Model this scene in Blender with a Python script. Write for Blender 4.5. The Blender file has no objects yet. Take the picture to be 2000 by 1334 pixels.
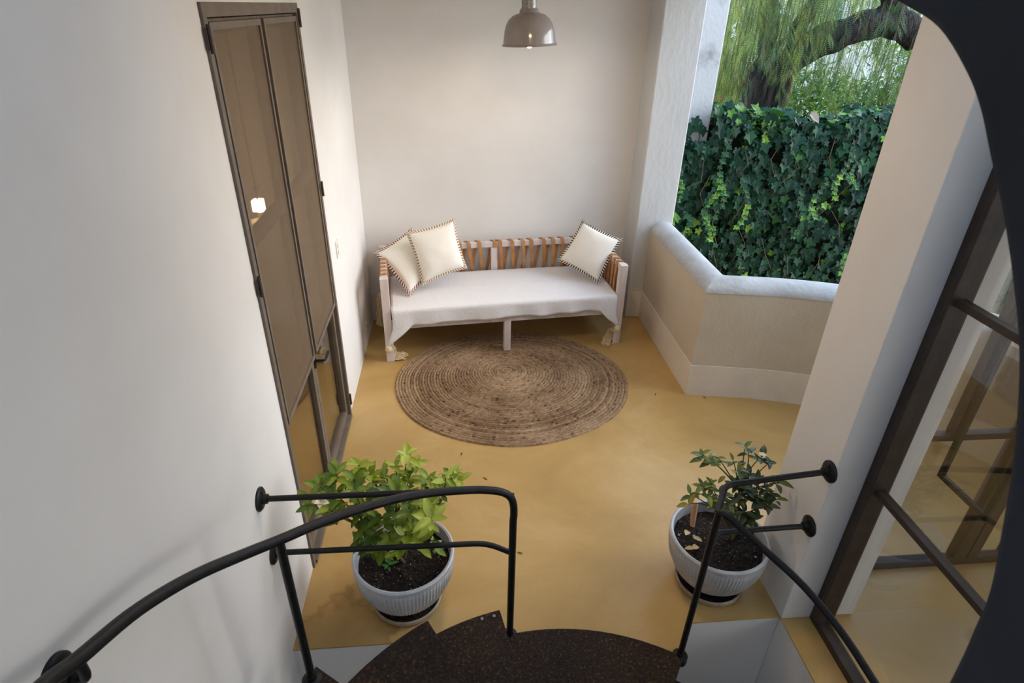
import bpy, bmesh, math, random
from mathutils import Vector, Matrix, noise
random.seed(7)
PI = math.pi
SC = bpy.context.scene
COL = SC.collection

# ------------------------------------------------------------------ camera
FPX, PITCH, YAW, ROLL, CAMH = 1169.67, 0.510727, 0.1009597, 0.02416564, 2.7
fwd = Vector((math.sin(YAW) * math.cos(PITCH), math.cos(YAW) * math.cos(PITCH), -math.sin(PITCH)))
rgt = Vector((math.cos(YAW), -math.sin(YAW), 0))
up = rgt.cross(fwd)
CR = math.cos(ROLL) * rgt + math.sin(ROLL) * up
CU = -math.sin(ROLL) * rgt + math.cos(ROLL) * up
CAM = Vector((0, 0, CAMH))
cd = bpy.data.cameras.new('camera')
cd.sensor_width = 36
cd.lens = 36 * FPX / 2000
cd.clip_start = 0.02
cam = bpy.data.objects.new('camera', cd)
COL.objects.link(cam)
cam.matrix_world = Matrix(((CR.x, CU.x, -fwd.x, 0), (CR.y, CU.y, -fwd.y, 0), (CR.z, CU.z, -fwd.z, CAMH), (0, 0, 0, 1)))
cd.dof.use_dof = True
cd.dof.focus_distance = 4.6
cd.dof.aperture_fstop = 11.0
SC.camera = cam

def ray(px, py):
    return (CR * (px - 1000) + CU * (667 - py) + fwd * FPX).normalized()
def onz(px, py, z=0.0):
    d = ray(px, py); return CAM + d * ((z - CAM.z) / d.z)
def onx(px, py, x):
    d = ray(px, py); return CAM + d * (x / d.x)
def ony(px, py, y):
    d = ray(px, py); return CAM + d * (y / d.y)

# ------------------------------------------------------------------ world, exposure
SC.view_settings.view_transform = 'Standard'
SC.view_settings.look = 'None'
SC.view_settings.gamma = 1
SC.view_settings.use_curve_mapping = False
SC.view_settings.exposure = 0.2
w = bpy.data.worlds.new('overcast_sky')
SC.world = w
w.use_nodes = True
nt = w.node_tree
nt.nodes.clear()
wo = nt.nodes.new('ShaderNodeOutputWorld')
bg = nt.nodes.new('ShaderNodeBackground')
tc = nt.nodes.new('ShaderNodeTexCoord')
sp = nt.nodes.new('ShaderNodeSeparateXYZ')
rp = nt.nodes.new('ShaderNodeValToRGB')
rp.color_ramp.elements[0].position = 0.0
rp.color_ramp.elements[0].color = (0.87, 0.935, 1.0, 1)
rp.color_ramp.elements[1].position = 0.8
rp.color_ramp.elements[1].color = (0.38, 0.62, 1.0, 1)
nt.links.new(tc.outputs['Generated'], sp.inputs[0])
nt.links.new(sp.outputs['Z'], rp.inputs[0])
nt.links.new(rp.outputs[0], bg.inputs[0])
bg.inputs[1].default_value = 2.5
nt.links.new(bg.outputs[0], wo.inputs[0])

# hazy daylight from the open right side, very soft
sd_ = bpy.data.lights.new('hazy_sun', 'SUN'); sd_.energy = 3.2; sd_.angle = math.radians(50); sd_.color = (1.0, 0.98, 0.955)
sun = bpy.data.objects.new('hazy_sun', sd_); COL.objects.link(sun)
sun.rotation_euler = Vector((-1.0, 0.06, -0.42)).to_track_quat('-Z', 'Y').to_euler()

# ------------------------------------------------------------------ materials
def newmat(name):
    m = bpy.data.materials.new(name); m.use_nodes = True
    b = m.node_tree.nodes['Principled BSDF']
    return m, m.node_tree, b
def N(t, typ, **kw):
    n = t.nodes.new(typ)
    for k, v in kw.items():
        if k in n.inputs: n.inputs[k].default_value = v
        else: setattr(n, k, v)
    return n
def ramp(t, fac, stops):
    r = t.nodes.new('ShaderNodeValToRGB')
    els = r.color_ramp.elements
    while len(els) < len(stops): els.new(0.5)
    for e, (p, c) in zip(els, stops):
        e.position = p; e.color = (*c, 1)
    t.links.new(fac, r.inputs[0])
    return r.outputs[0]
def noise_mat(name, c1, c2, scale=4, rough=0.8, bump=0.1, bscale=60, detail=6, spec=0.3, metal=0.0, lo=0.35, hi=0.65, dist=0.02, rvar=None, stretch=None):
    m, t, b = newmat(name)
    co = N(t, 'ShaderNodeTexCoord').outputs['Object']
    if stretch:
        mp = N(t, 'ShaderNodeMapping'); mp.inputs['Scale'].default_value = stretch
        t.links.new(co, mp.inputs[0]); co = mp.outputs[0]
    n1 = N(t, 'ShaderNodeTexNoise', Scale=scale, Detail=detail, Roughness=0.6)
    t.links.new(co, n1.inputs['Vector'])
    t.links.new(ramp(t, n1.outputs['Fac'], [(lo, c1), (hi, c2)]), b.inputs['Base Color'])
    b.inputs['Roughness'].default_value = rough
    b.inputs['Metallic'].default_value = metal
    b.inputs['Specular IOR Level'].default_value = spec
    if rvar:
        mr = N(t, 'ShaderNodeMapRange'); mr.inputs['To Min'].default_value = rvar[0]; mr.inputs['To Max'].default_value = rvar[1]
        mr.inputs['From Min'].default_value = 0.3; mr.inputs['From Max'].default_value = 0.7
        t.links.new(n1.outputs['Fac'], mr.inputs['Value']); t.links.new(mr.outputs[0], b.inputs['Roughness'])
    if bump:
        n2 = N(t, 'ShaderNodeTexNoise', Scale=bscale, Detail=4)
        t.links.new(co, n2.inputs['Vector'])
        bp = N(t, 'ShaderNodeBump', Strength=bump, Distance=dist)
        t.links.new(n2.outputs['Fac'], bp.inputs['Height'])
        t.links.new(bp.outputs[0], b.inputs['Normal'])
    return m
def leaf_mat(name, stops, rough=0.4, spec=0.5, trans=0.25):
    """leaf colour comes from a per-leaf attribute 'tint'; thin leaves pass some light"""
    m, t, b = newmat(name)
    a = N(t, 'ShaderNodeAttribute', attribute_name='tint')
    c = ramp(t, a.outputs['Fac'], stops)
    t.links.new(c, b.inputs['Base Color'])
    b.inputs['Roughness'].default_value = rough
    b.inputs['Specular IOR Level'].default_value = spec
    tr = N(t, 'ShaderNodeBsdfTranslucent')
    t.links.new(c, tr.inputs['Color'])
    mx = N(t, 'ShaderNodeMixShader', Fac=trans)
    out = t.nodes['Material Output']
    t.links.new(b.outputs[0], mx.inputs[1]); t.links.new(tr.outputs[0], mx.inputs[2])
    t.links.new(mx.outputs[0], out.inputs[0])
    return m
def glass_mat(name, tint=(0.95, 0.97, 0.95), ior=1.5):
    m, t, b = newmat(name)
    t.nodes.remove(b)
    out = t.nodes['Material Output']
    g = N(t, 'ShaderNodeNewGeometry')
    mr = N(t, 'ShaderNodeMapRange'); mr.inputs['To Min'].default_value = ior; mr.inputs['To Max'].default_value = 1 / ior
    t.links.new(g.outputs['Backfacing'], mr.inputs['Value'])
    f = N(t, 'ShaderNodeFresnel'); t.links.new(mr.outputs[0], f.inputs['IOR'])
    tr = N(t, 'ShaderNodeBsdfTransparent', Color=(*tint, 1))
    gl = N(t, 'ShaderNodeBsdfGlossy', Roughness=0.01)
    mx = N(t, 'ShaderNodeMixShader')
    t.links.new(f.outputs[0], mx.inputs[0]); t.links.new(tr.outputs[0], mx.inputs[1]); t.links.new(gl.outputs[0], mx.inputs[2])
    t.links.new(mx.outputs[0], out.inputs[0])
    return m
def emit_mat(name, col, s):
    m, t, b = newmat(name)
    b.inputs['Emission Color'].default_value = (*col, 1)
    b.inputs['Emission Strength'].default_value = s
    b.inputs['Base Color'].default_value = (*col, 1)
    return m

M = {}
M['plaster'] = noise_mat('white_plaster', (0.72, 0.69, 0.655), (0.77, 0.745, 0.715), scale=1.6, bump=0.05, bscale=45, rough=0.75, dist=0.01)
M['plaster_rough'] = noise_mat('rough_white_plaster', (0.54, 0.54, 0.525), (0.60, 0.60, 0.585), scale=2.5, bump=0.3, bscale=24, rough=0.85, dist=0.015, stretch=(1, 1, 0.5))
M['coping'] = noise_mat('weathered_coping_plaster', (0.40, 0.40, 0.39), (0.50, 0.50, 0.49), scale=5, bump=0.35, bscale=24, rough=0.85, dist=0.015)
M['plaster_stained'] = noise_mat('stained_white_plaster', (0.30, 0.30, 0.30), (0.52, 0.52, 0.52), scale=3.2, bump=0.3, bscale=30, rough=0.9, lo=0.3, hi=0.46)
M['tan_plaster'] = noise_mat('sand_plaster', (0.545, 0.465, 0.35), (0.595, 0.515, 0.40), scale=3, bump=0.25, bscale=40, rough=0.85, dist=0.01)
M['band'] = noise_mat('cream_base_band', (0.69, 0.61, 0.50), (0.75, 0.67, 0.56), scale=4, bump=0.2, bscale=40, rough=0.8, dist=0.01)
M['ceiling'] = noise_mat('ceiling_plaster', (0.62, 0.56, 0.48), (0.66, 0.6, 0.52), scale=2, bump=0.1, rough=0.9)
M['steel_brown'] = noise_mat('bronze_steel', (0.036, 0.024, 0.018), (0.058, 0.040, 0.030), scale=9, bump=0.08, bscale=120, rough=0.5, spec=0.3)
M['steel_door'] = noise_mat('door_steel', (0.13, 0.10, 0.075), (0.17, 0.135, 0.10), scale=9, bump=0.08, bscale=120, rough=0.5, spec=0.4)
M['iron'] = noise_mat('black_iron', (0.006, 0.006, 0.007), (0.013, 0.012, 0.013), scale=30, bump=0.25, bscale=90, rough=0.42, spec=0.28, dist=0.004)
M['blued'] = noise_mat('blue_black_steel', (0.004, 0.005, 0.009), (0.011, 0.014, 0.022), scale=5, bump=0.15, bscale=18, rough=0.5, spec=0.45)
M['glass'] = glass_mat('clear_glass', (0.90, 0.895, 0.88))
M['glass_door'] = glass_mat('door_glass', (0.90, 0.88, 0.82), 1.55)
M['shade'] = noise_mat('grey_enamel', (0.27, 0.245, 0.24), (0.32, 0.29, 0.285), scale=6, bump=0.0, rough=0.12, spec=0.6)
M['shade_in'] = noise_mat('white_enamel', (0.80, 0.78, 0.74), (0.84, 0.82, 0.78), scale=6, bump=0.0, rough=0.25)
M['galv'] = noise_mat('galvanised_tube', (0.20, 0.19, 0.19), (0.40, 0.38, 0.38), scale=70, bump=0.0, rough=0.4, metal=0.5)
M['bulb'] = emit_mat('lit_bulb', (1.0, 0.87, 0.72), 300)
M['added_lamp_glow'] = emit_mat('added_lamp_opal', (1.0, 0.74, 0.47), 60)  # glow of the unseen lamp added over the porch
M['bulb_dim'] = emit_mat('lit_lamp_glass', (1.0, 0.66, 0.32), 45)
M['wood'] = noise_mat('limewashed_wood', (0.60, 0.50, 0.46), (0.74, 0.66, 0.62), scale=14, bump=0.15, bscale=60, rough=0.65, stretch=(1, 1, 0.12))
M['leather'] = noise_mat('tan_leather', (0.38, 0.165, 0.055), (0.52, 0.25, 0.095), scale=12, bump=0.15, bscale=150, rough=0.5, spec=0.4)
M['cushion'] = noise_mat('ivory_cotton', (0.83, 0.785, 0.70), (0.86, 0.82, 0.74), scale=6, bump=0.12, bscale=260, rough=0.95, spec=0.1, dist=0.003)
M['yarn'] = noise_mat('cream_yarn', (0.62, 0.47, 0.27), (0.76, 0.61, 0.38), scale=50, bump=0.5, bscale=120, rough=0.95, spec=0.1)
M['mattress'] = noise_mat('mattress_ticking', (0.62, 0.58, 0.52), (0.66, 0.62, 0.56), scale=10, bump=0.1, rough=0.95)
M['pot'] = noise_mat('glazed_grey_white', (0.43, 0.43, 0.44), (0.54, 0.54, 0.55), scale=12, bump=0.1, bscale=40, rough=0.38, spec=0.5)
M['saucer'] = noise_mat('terracotta_grey', (0.30, 0.22, 0.15), (0.46, 0.38, 0.29), scale=16, bump=0.25, bscale=60, rough=0.8)
M['soil'] = noise_mat('potting_soil', (0.009, 0.006, 0.004), (0.050, 0.029, 0.018), scale=55, bump=1.0, bscale=70, rough=0.9, dist=0.03, lo=0.4, hi=0.72)
M['perlite'] = noise_mat('pale_grit', (0.24, 0.16, 0.09), (0.66, 0.60, 0.52), scale=42, bump=0.2, rough=0.8)
M['clay'] = noise_mat('terracotta_clay', (0.52, 0.27, 0.13), (0.62, 0.36, 0.19), scale=20, bump=0.15, rough=0.8)
M['stem'] = noise_mat('woody_stem', (0.10, 0.065, 0.035), (0.17, 0.12, 0.06), scale=30, bump=0.3, rough=0.8)
M['bark'] = noise_mat('fissured_bark', (0.012, 0.010, 0.010), (0.075, 0.058, 0.048), scale=9, bump=1.0, bscale=22, rough=0.95, dist=0.12, stretch=(2.2, 2.2, 0.45), lo=0.4, hi=0.66)
M['ivy_wall'] = noise_mat('ivy_gap_shade', (0.006, 0.010, 0.006), (0.018, 0.026, 0.014), scale=6, bump=0.6, rough=0.95)  # near black colour stands in for the shade in the ivy gaps
M['earth'] = noise_mat('garden_earth', (0.06, 0.075, 0.025), (0.14, 0.17, 0.05), scale=3, bump=0.6, rough=0.95)
M['far_white'] = noise_mat('whitewashed_garden_wall', (0.80, 0.79, 0.80), (0.86, 0.86, 0.87), scale=3, bump=0.1, rough=0.9)
M['ledge'] = noise_mat('grey_ledge', (0.22, 0.22, 0.20), (0.36, 0.36, 0.34), scale=6, bump=0.4, rough=0.9)
M['plastic'] = noise_mat('white_plastic', (0.74, 0.71, 0.66), (0.76, 0.73, 0.68), scale=6, bump=0.0, rough=0.35)
M['dry'] = noise_mat('dry_leaf', (0.50, 0.34, 0.14), (0.66, 0.52, 0.27), scale=40, bump=0.2, rough=0.8)
M['litter'] = noise_mat('dark_litter', (0.06, 0.05, 0.025), (0.12, 0.09, 0.04), scale=40, bump=0.0, rough=0.9)
M['petal'] = noise_mat('cream_petal', (0.72, 0.64, 0.46), (0.80, 0.73, 0.56), scale=30, bump=0.0, rough=0.7)
M['orange_petal'] = noise_mat('orange_petal', (0.75, 0.26, 0.05), (0.85, 0.40, 0.12), scale=30, bump=0.0, rough=0.7)
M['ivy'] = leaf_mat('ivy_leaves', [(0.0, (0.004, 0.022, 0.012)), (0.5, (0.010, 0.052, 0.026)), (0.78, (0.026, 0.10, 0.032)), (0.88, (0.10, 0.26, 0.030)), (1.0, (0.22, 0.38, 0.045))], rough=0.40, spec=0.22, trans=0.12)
M['pepper'] = leaf_mat('pepper_tree_leaves', [(0.0, (0.04, 0.10, 0.04)), (0.4, (0.11, 0.21, 0.06)), (0.7, (0.27, 0.37, 0.07)), (1.0, (0.52, 0.54, 0.13))], rough=0.5, spec=0.4, trans=0.35)
M['bush'] = leaf_mat('bush_leaves', [(0.0, (0.04, 0.11, 0.02)), (0.5, (0.12, 0.25, 0.035)), (1.0, (0.33, 0.45, 0.07))], rough=0.5, spec=0.4, trans=0.35)
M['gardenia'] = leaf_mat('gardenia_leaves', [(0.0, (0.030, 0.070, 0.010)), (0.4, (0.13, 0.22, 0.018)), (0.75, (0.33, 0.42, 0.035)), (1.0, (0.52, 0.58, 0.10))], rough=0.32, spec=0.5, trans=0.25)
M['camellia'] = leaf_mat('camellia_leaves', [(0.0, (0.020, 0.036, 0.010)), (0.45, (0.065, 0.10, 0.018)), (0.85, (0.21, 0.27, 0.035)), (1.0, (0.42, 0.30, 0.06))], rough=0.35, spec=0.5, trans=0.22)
M['seedling'] = leaf_mat('seedling_leaves', [(0.0, (0.05, 0.20, 0.05)), (1.0, (0.12, 0.32, 0.07))], rough=0.45, spec=0.4, trans=0.25)

# polished ochre cement, with trowel clouds, fine cracks and one damp stain by the left pot
def floor_mat():
    m, t, b = newmat('ochre_cement')
    co = N(t, 'ShaderNodeTexCoord').outputs['Object']
    n1 = N(t, 'ShaderNodeTexNoise', Scale=1.1, Detail=7, Roughness=0.62, Distortion=0.6)
    t.links.new(co, n1.inputs['Vector'])
    c = ramp(t, n1.outputs['Fac'], [(0.3, (0.395, 0.238, 0.075)), (0.5, (0.485, 0.30, 0.098)), (0.70, (0.575, 0.38, 0.155))])
    n2 = N(t, 'ShaderNodeTexNoise', Scale=3.0, Detail=9, Roughness=0.7, Distortion=1.2)
    t.links.new(co, n2.inputs['Vector'])
    k = ramp(t, n2.outputs['Fac'], [(0.485, (1, 1, 1)), (0.5, (0.93, 0.91, 0.87)), (0.515, (1, 1, 1))])
    mx = N(t, 'ShaderNodeMix', data_type='RGBA', blend_type='MULTIPLY')
    mx.inputs['Factor'].default_value = 0.6
    t.links.new(c, mx.inputs['A']); t.links.new(k, mx.inputs['B'])
    # damp stain: a blotch with a dark rim around a real place on the floor
    sb = N(t, 'ShaderNodeVectorMath', operation='SUBTRACT'); sb.inputs[1].default_value = (-0.58, 1.95, 0)
    t.links.new(co, sb.inputs[0])
    nz = N(t, 'ShaderNodeTexNoise', Scale=5.5, Detail=5); t.links.new(co, nz.inputs['Vector'])
    ln = N(t, 'ShaderNodeVectorMath', operation='LENGTH'); t.links.new(sb.outputs[0], ln.inputs[0])
    ad = N(t, 'ShaderNodeMath', operation='MULTIPLY_ADD'); ad.inputs[1].default_value = 0.42
    t.links.new(nz.outputs['Fac'], ad.inputs[0]); t.links.new(ln.outputs['Value'], ad.inputs[2])
    st = ramp(t, ad.outputs[0], [(0.0, (0.86, 0.82, 0.76)), (0.385, (0.84, 0.79, 0.72)), (0.405, (0.66, 0.58, 0.48)), (0.43, (1, 1, 1))])
    m2 = N(t, 'ShaderNodeMix', data_type='RGBA', blend_type='MULTIPLY'); m2.inputs['Factor'].default_value = 0.8
    t.links.new(mx.outputs['Result'], m2.inputs['A']); t.links.new(st, m2.inputs['B'])
    t.links.new(m2.outputs['Result'], b.inputs['Base Color'])
    mr = N(t, 'ShaderNodeMapRange'); mr.inputs['To Min'].default_value = 0.30; mr.inputs['To Max'].default_value = 0.46
    t.links.new(n1.outputs['Fac'], mr.inputs['Value']); t.links.new(mr.outputs[0], b.inputs['Roughness'])
    b.inputs['Specular IOR Level'].default_value = 0.45
    bp = N(t, 'ShaderNodeBump', Strength=0.06, Distance=0.01); t.links.new(n2.outputs['Fac'], bp.inputs['Height'])
    t.links.new(bp.outputs[0], b.inputs['Normal'])
    return m
M['floor'] = floor_mat()

# rusty dark chequer of the treads: clumpy bump, brown glints
def tread_mat():
    m, t, b = newmat('rusted_tread_plate')
    co = N(t, 'ShaderNodeTexCoord').outputs['Object']
    n1 = N(t, 'ShaderNodeTexNoise', Scale=85, Detail=5, Roughness=0.65); t.links.new(co, n1.inputs['Vector'])
    n3 = N(t, 'ShaderNodeTexNoise', Scale=3, Detail=4); t.links.new(co, n3.inputs['Vector'])
    c = ramp(t, n1.outputs['Fac'], [(0.42, (0.016, 0.010, 0.007)), (0.57, (0.042, 0.024, 0.014)), (0.70, (0.17, 0.095, 0.043))])
    c2 = ramp(t, n3.outputs['Fac'], [(0.35, (0.6, 0.6, 0.65)), (0.65, (1.1, 1.0, 0.9))])
    mx = N(t, 'ShaderNodeMix', data_type='RGBA', blend_type='MULTIPLY'); mx.inputs['Factor'].default_value = 1
    t.links.new(c, mx.inputs['A']); t.links.new(c2, mx.inputs['B']); t.links.new(mx.outputs['Result'], b.inputs['Base Color'])
    b.inputs['Roughness'].default_value = 0.6; b.inputs['Specular IOR Level'].default_value = 0.2
    bp = N(t, 'ShaderNodeBump', Strength=0.8, Distance=0.012); t.links.new(n1.outputs['Fac'], bp.inputs['Height']); t.links.new(bp.outputs[0], b.inputs['Normal'])
    return m
M['tread'] = tread_mat()

# woven wire screen: fine vertical threads, half open
def screen_mat():
    m, t, b = newmat('brown_wire_screen')
    co = N(t, 'ShaderNodeTexCoord').outputs['Object']
    wv = N(t, 'ShaderNodeTexWave', Scale=40, Distortion=1.5, Detail=2); wv.bands_direction = 'Y'
    t.links.new(co, wv.inputs['Vector'])
    mr = N(t, 'ShaderNodeMapRange'); mr.inputs['To Min'].default_value = 0.36; mr.inputs['To Max'].default_value = 0.64
    t.links.new(wv.outputs['Fac'], mr.inputs['Value'])
    b.inputs['Base Color'].default_value = (0.205, 0.140, 0.082, 1)
    b.inputs['Roughness'].default_value = 0.6
    tr = N(t, 'ShaderNodeBsdfTransparent'); mx = N(t, 'ShaderNodeMixShader')
    t.links.new(mr.outputs[0], mx.inputs[0]); t.links.new(tr.outputs[0], mx.inputs[1]); t.links.new(b.outputs[0], mx.inputs[2])
    t.links.new(mx.outputs[0], t.nodes['Material Output'].inputs[0])
    return m
M['screen'] = screen_mat()

# handwoven throw: fine crinkle across
def throw_mat():
    m, t, b = newmat('white_handwoven_cotton')
    co = N(t, 'ShaderNodeTexCoord').outputs['Object']
    mp = N(t, 'ShaderNodeMapping'); mp.inputs['Scale'].default_value = (45, 170, 170); t.links.new(co, mp.inputs[0])
    n1 = N(t, 'ShaderNodeTexNoise', Scale=1, Detail=4); t.links.new(mp.outputs[0], n1.inputs['Vector'])
    t.links.new(ramp(t, n1.outputs['Fac'], [(0.3, (0.73, 0.70, 0.69)), (0.6, (0.79, 0.765, 0.755))]), b.inputs['Base Color'])
    b.inputs['Roughness'].default_value = 0.95; b.inputs['Specular IOR Level'].default_value = 0.1
    bp = N(t, 'ShaderNodeBump', Strength=0.5, Distance=0.006); t.links.new(n1.outputs['Fac'], bp.inputs['Height']); t.links.new(bp.outputs[0], b.inputs['Normal'])
    return m
M['throw'] = throw_mat()

# jute braid: tone changes from ring to ring and along the plait
def rug_mat():
    m, t, b = newmat('braided_jute')
    co = N(t, 'ShaderNodeTexCoord').outputs['Object']
    at_ = N(t, 'ShaderNodeAttribute', attribute_name='tint')
    n2 = N(t, 'ShaderNodeTexNoise', Scale=150, Detail=3); t.links.new(co, n2.inputs['Vector'])
    n3 = N(t, 'ShaderNodeTexNoise', Scale=2.4, Detail=3); t.links.new(co, n3.inputs['Vector'])
    s1 = N(t, 'ShaderNodeMath', operation='MULTIPLY_ADD'); s1.inputs[1].default_value = 0.6
    t.links.new(n2.outputs['Fac'], s1.inputs[0]); t.links.new(at_.outputs['Fac'], s1.inputs[2])
    s2 = N(t, 'ShaderNodeMath', operation='MULTIPLY_ADD'); s2.inputs[1].default_value = 0.7
    t.links.new(n3.outputs['Fac'], s2.inputs[0]); t.links.new(s1.outputs[0], s2.inputs[2])
    h = N(t, 'ShaderNodeMath', operation='MULTIPLY'); h.inputs[1].default_value = 0.45; t.links.new(s2.outputs[0], h.inputs[0])
    t.links.new(ramp(t, h.outputs[0], [(0.30, (0.07, 0.036, 0.018)), (0.46, (0.27, 0.165, 0.09)), (0.66, (0.56, 0.385, 0.23))]), b.inputs['Base Color'])
    b.inputs['Roughness'].default_value = 0.95; b.inputs['Specular IOR Level'].default_value = 0.1
    bp = N(t, 'ShaderNodeBump', Strength=0.9, Distance=0.01); t.links.new(n2.outputs['Fac'], bp.inputs['Height']); t.links.new(bp.outputs[0], b.inputs['Normal'])
    return m
M['rug'] = rug_mat()

# two-tone blanket stitch, driven by distance along the hem (attribute 'tint')
def stitch_mat(name, thread, light=(0.80, 0.74, 0.63)):
    m, t, b = newmat(name)
    a = N(t, 'ShaderNodeAttribute', attribute_name='tint')
    t.links.new(ramp(t, a.outputs['Fac'], [(0.49, light), (0.51, thread)]), b.inputs['Base Color'])
    b.inputs['Roughness'].default_value = 0.95
    return m
M['stitch_red'] = stitch_mat('red_brown_stitch', (0.20, 0.055, 0.04))
M['stitch_tan'] = stitch_mat('tan_stitch', (0.36, 0.235, 0.115))
M['stitch_black'] = stitch_mat('black_stitch', (0.03, 0.025, 0.02))

# ------------------------------------------------------------------ mesh helpers
class MB:
    def __init__(s): s.v = []; s.f = []; s.t = []
    def add(s, vs, fs, tint=0.5):
        o = len(s.v); s.v += [tuple(p) for p in vs]; s.f += [tuple(i + o for i in f) for f in fs]; s.t += [tint] * len(vs)
        return s
    def box(s, x0, x1, y0, y1, z0, z1):
        return s.add([(x0, y0, z0), (x1, y0, z0), (x1, y1, z0), (x0, y1, z0), (x0, y0, z1), (x1, y0, z1), (x1, y1, z1), (x0, y1, z1)],
                     [(0, 3, 2, 1), (4, 5, 6, 7), (0, 1, 5, 4), (1, 2, 6, 5), (2, 3, 7, 6), (3, 0, 4, 7)])
    def obox(s, o, ax, ay, az, a0, a1, b0, b1, c0, c1):
        """box in the frame o + a*ax + b*ay + c*az"""
        P = lambda a, b, c: o + ax * a + ay * b + az * c
        return s.add([P(a0, b0, c0), P(a1, b0, c0), P(a1, b1, c0), P(a0, b1, c0), P(a0, b0, c1), P(a1, b0, c1), P(a1, b1, c1), P(a0, b1, c1)],
                     [(0, 3, 2, 1), (4, 5, 6, 7), (0, 1, 5, 4), (1, 2, 6, 5), (2, 3, 7, 6), (3, 0, 4, 7)])
    def tube(s, pts, r, n=10, cap=True, wob=0.0, tint=0.5):
        pts = [Vector(p) for p in pts]
        rs = r if isinstance(r, (list, tuple)) else [r] * len(pts)
        o = len(s.v); T0 = None; nrm = None
        for i, p in enumerate(pts):
            T = (pts[min(i + 1, len(pts) - 1)] - pts[max(i - 1, 0)]).normalized()
            if nrm is None:
                a = Vector((0, 0, 1)) if abs(T.z) < 0.9 else Vector((1, 0, 0))
                nrm = T.cross(a).normalized()
            else:
                nrm = (nrm - T * nrm.dot(T)).normalized()
            bn = T.cross(nrm)
            for k in range(n):
                a = 2 * PI * k / n
                d = nrm * math.cos(a) + bn * math.sin(a)
                q = p + d * rs[i]
                if wob: q = q + d * rs[i] * wob * noise.noise(Vector((q.x * 5, q.y * 5, q.z * 2.0)))
                s.v.append(tuple(q)); s.t.append(tint)
        m = len(pts)
        for i in range(m - 1):
            for k in range(n):
                a = o + i * n + k; b = o + i * n + (k + 1) % n
                s.f.append((a, b, b + n, a + n))
        if cap:
            s.f.append(tuple(o + k for k in range(n))[::-1]); s.f.append(tuple(o + (m - 1) * n + k for k in range(n)))
        return s
    def lathe(s, prof, n=48, c=(0, 0, 0), axis=None, rmod=None, cap=True):
        """prof = [(radius, height)], turned about z (or an axis) at c"""
        o = len(s.v); c = Vector(c)
        az = Vector(axis).normalized() if axis else Vector((0, 0, 1))
        ax = az.cross(Vector((0, 1, 0)) if abs(az.y) < 0.9 else Vector((1, 0, 0))).normalized(); ay = az.cross(ax)
        for j, (r, h) in enumerate(prof):
            for k in range(n):
                a = 2 * PI * k / n
                rr = r if rmod is None else rmod(r, h, a, j)
                s.v.append(tuple(c + ax * (rr * math.cos(a)) + ay * (rr * math.sin(a)) + az * h)); s.t.append(0.5)
        for j in range(len(prof) - 1):
            for k in range(n):
                a = o + j * n + k; b = o + j * n + (k + 1) % n
                s.f.append((a, b, b + n, a + n))
        if cap: s.f.append(tuple(o + k for k in range(n))[::-1]); s.f.append(tuple(o + (len(prof) - 1) * n + k for k in range(n)))
        return s
    def prism(s, poly, z0, z1):
        n = len(poly)
        vs = [(x, y, z0) for x, y in poly] + [(x, y, z1) for x, y in poly]
        fs = [tuple(range(n))[::-1], tuple(range(n, 2 * n))] + [(k, (k + 1) % n, (k + 1) % n + n, k + n) for k in range(n)]
        return s.add(vs, fs)

ORG = {}
def obj(name, mb, mat, parent=None, at=None, smooth=False, bevel=0.0, tint=False):
    off = ORG.get(parent.name, Vector((0, 0, 0))) if parent else (Vector(at) if at is not None else Vector((0, 0, 0)))
    me = bpy.data.meshes.new(name)
    me.from_pydata([(x - off.x, y - off.y, z - off.z) for x, y, z in mb.v], [], mb.f)
    if tint:
        at_ = me.attributes.new('tint', 'FLOAT', 'POINT')
        at_.data.foreach_set('value', mb.t)
    me.materials.append(M[mat] if isinstance(mat, str) else mat)
    bm = bmesh.new(); bm.from_mesh(me); 
    if not tint: bmesh.ops.recalc_face_normals(bm, faces=bm.faces)
    bm.to_mesh(me); bm.free()
    if smooth:
        me.polygons.foreach_set('use_smooth', [True] * len(me.polygons))
        if smooth != 'all': me.set_sharp_from_angle(angle=math.radians(40))
    o = bpy.data.objects.new(name, me); COL.objects.link(o)
    if parent: o.parent = parent; ORG[o.name] = off
    else: o.location = off; ORG[o.name] = off
    if bevel:
        b = o.modifiers.new('bevel', 'BEVEL'); b.width = bevel; b.segments = 2; b.limit_method = 'ANGLE'
    return o
def tag(o, label, cat, group=None, kind=None):
    o['label'] = label; o['category'] = cat
    if group: o['group'] = group
    if kind: o['kind'] = kind
    return o
def thing(name, label, cat, loc, group=None):
    o = bpy.data.objects.new(name, None); COL.objects.link(o)
    o.empty_display_size = 0.1
    o.location = loc; ORG[o.name] = Vector(loc)
    return tag(o, label, cat, group)
def struct(name, mb, mat, parent=None, label=None, cat=None, **kw):
    o = obj(name, mb, mat, parent, **kw)
    if not parent:
        o['kind'] = 'structure'
        if label: o['label'] = label; o['category'] = cat
    return o
def struct_root(name, loc, label, cat):
    o = thing(name, label, cat, loc); o['kind'] = 'structure'; return o
def smoothpath(pts, n=8):
    pts = [Vector(p) for p in pts]; out = []
    for i in range(len(pts) - 1):
        p0 = pts[max(i - 1, 0)]; p1 = pts[i]; p2 = pts[i + 1]; p3 = pts[min(i + 2, len(pts) - 1)]
        for k in range(n):
            t = k / n
            out.append(0.5 * ((2 * p1) + (p2 - p0) * t + (2 * p0 - 5 * p1 + 4 * p2 - p3) * t * t + (3 * p1 - p0 - 3 * p2 + p3) * t ** 3))
    out.append(pts[-1]); return out
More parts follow.
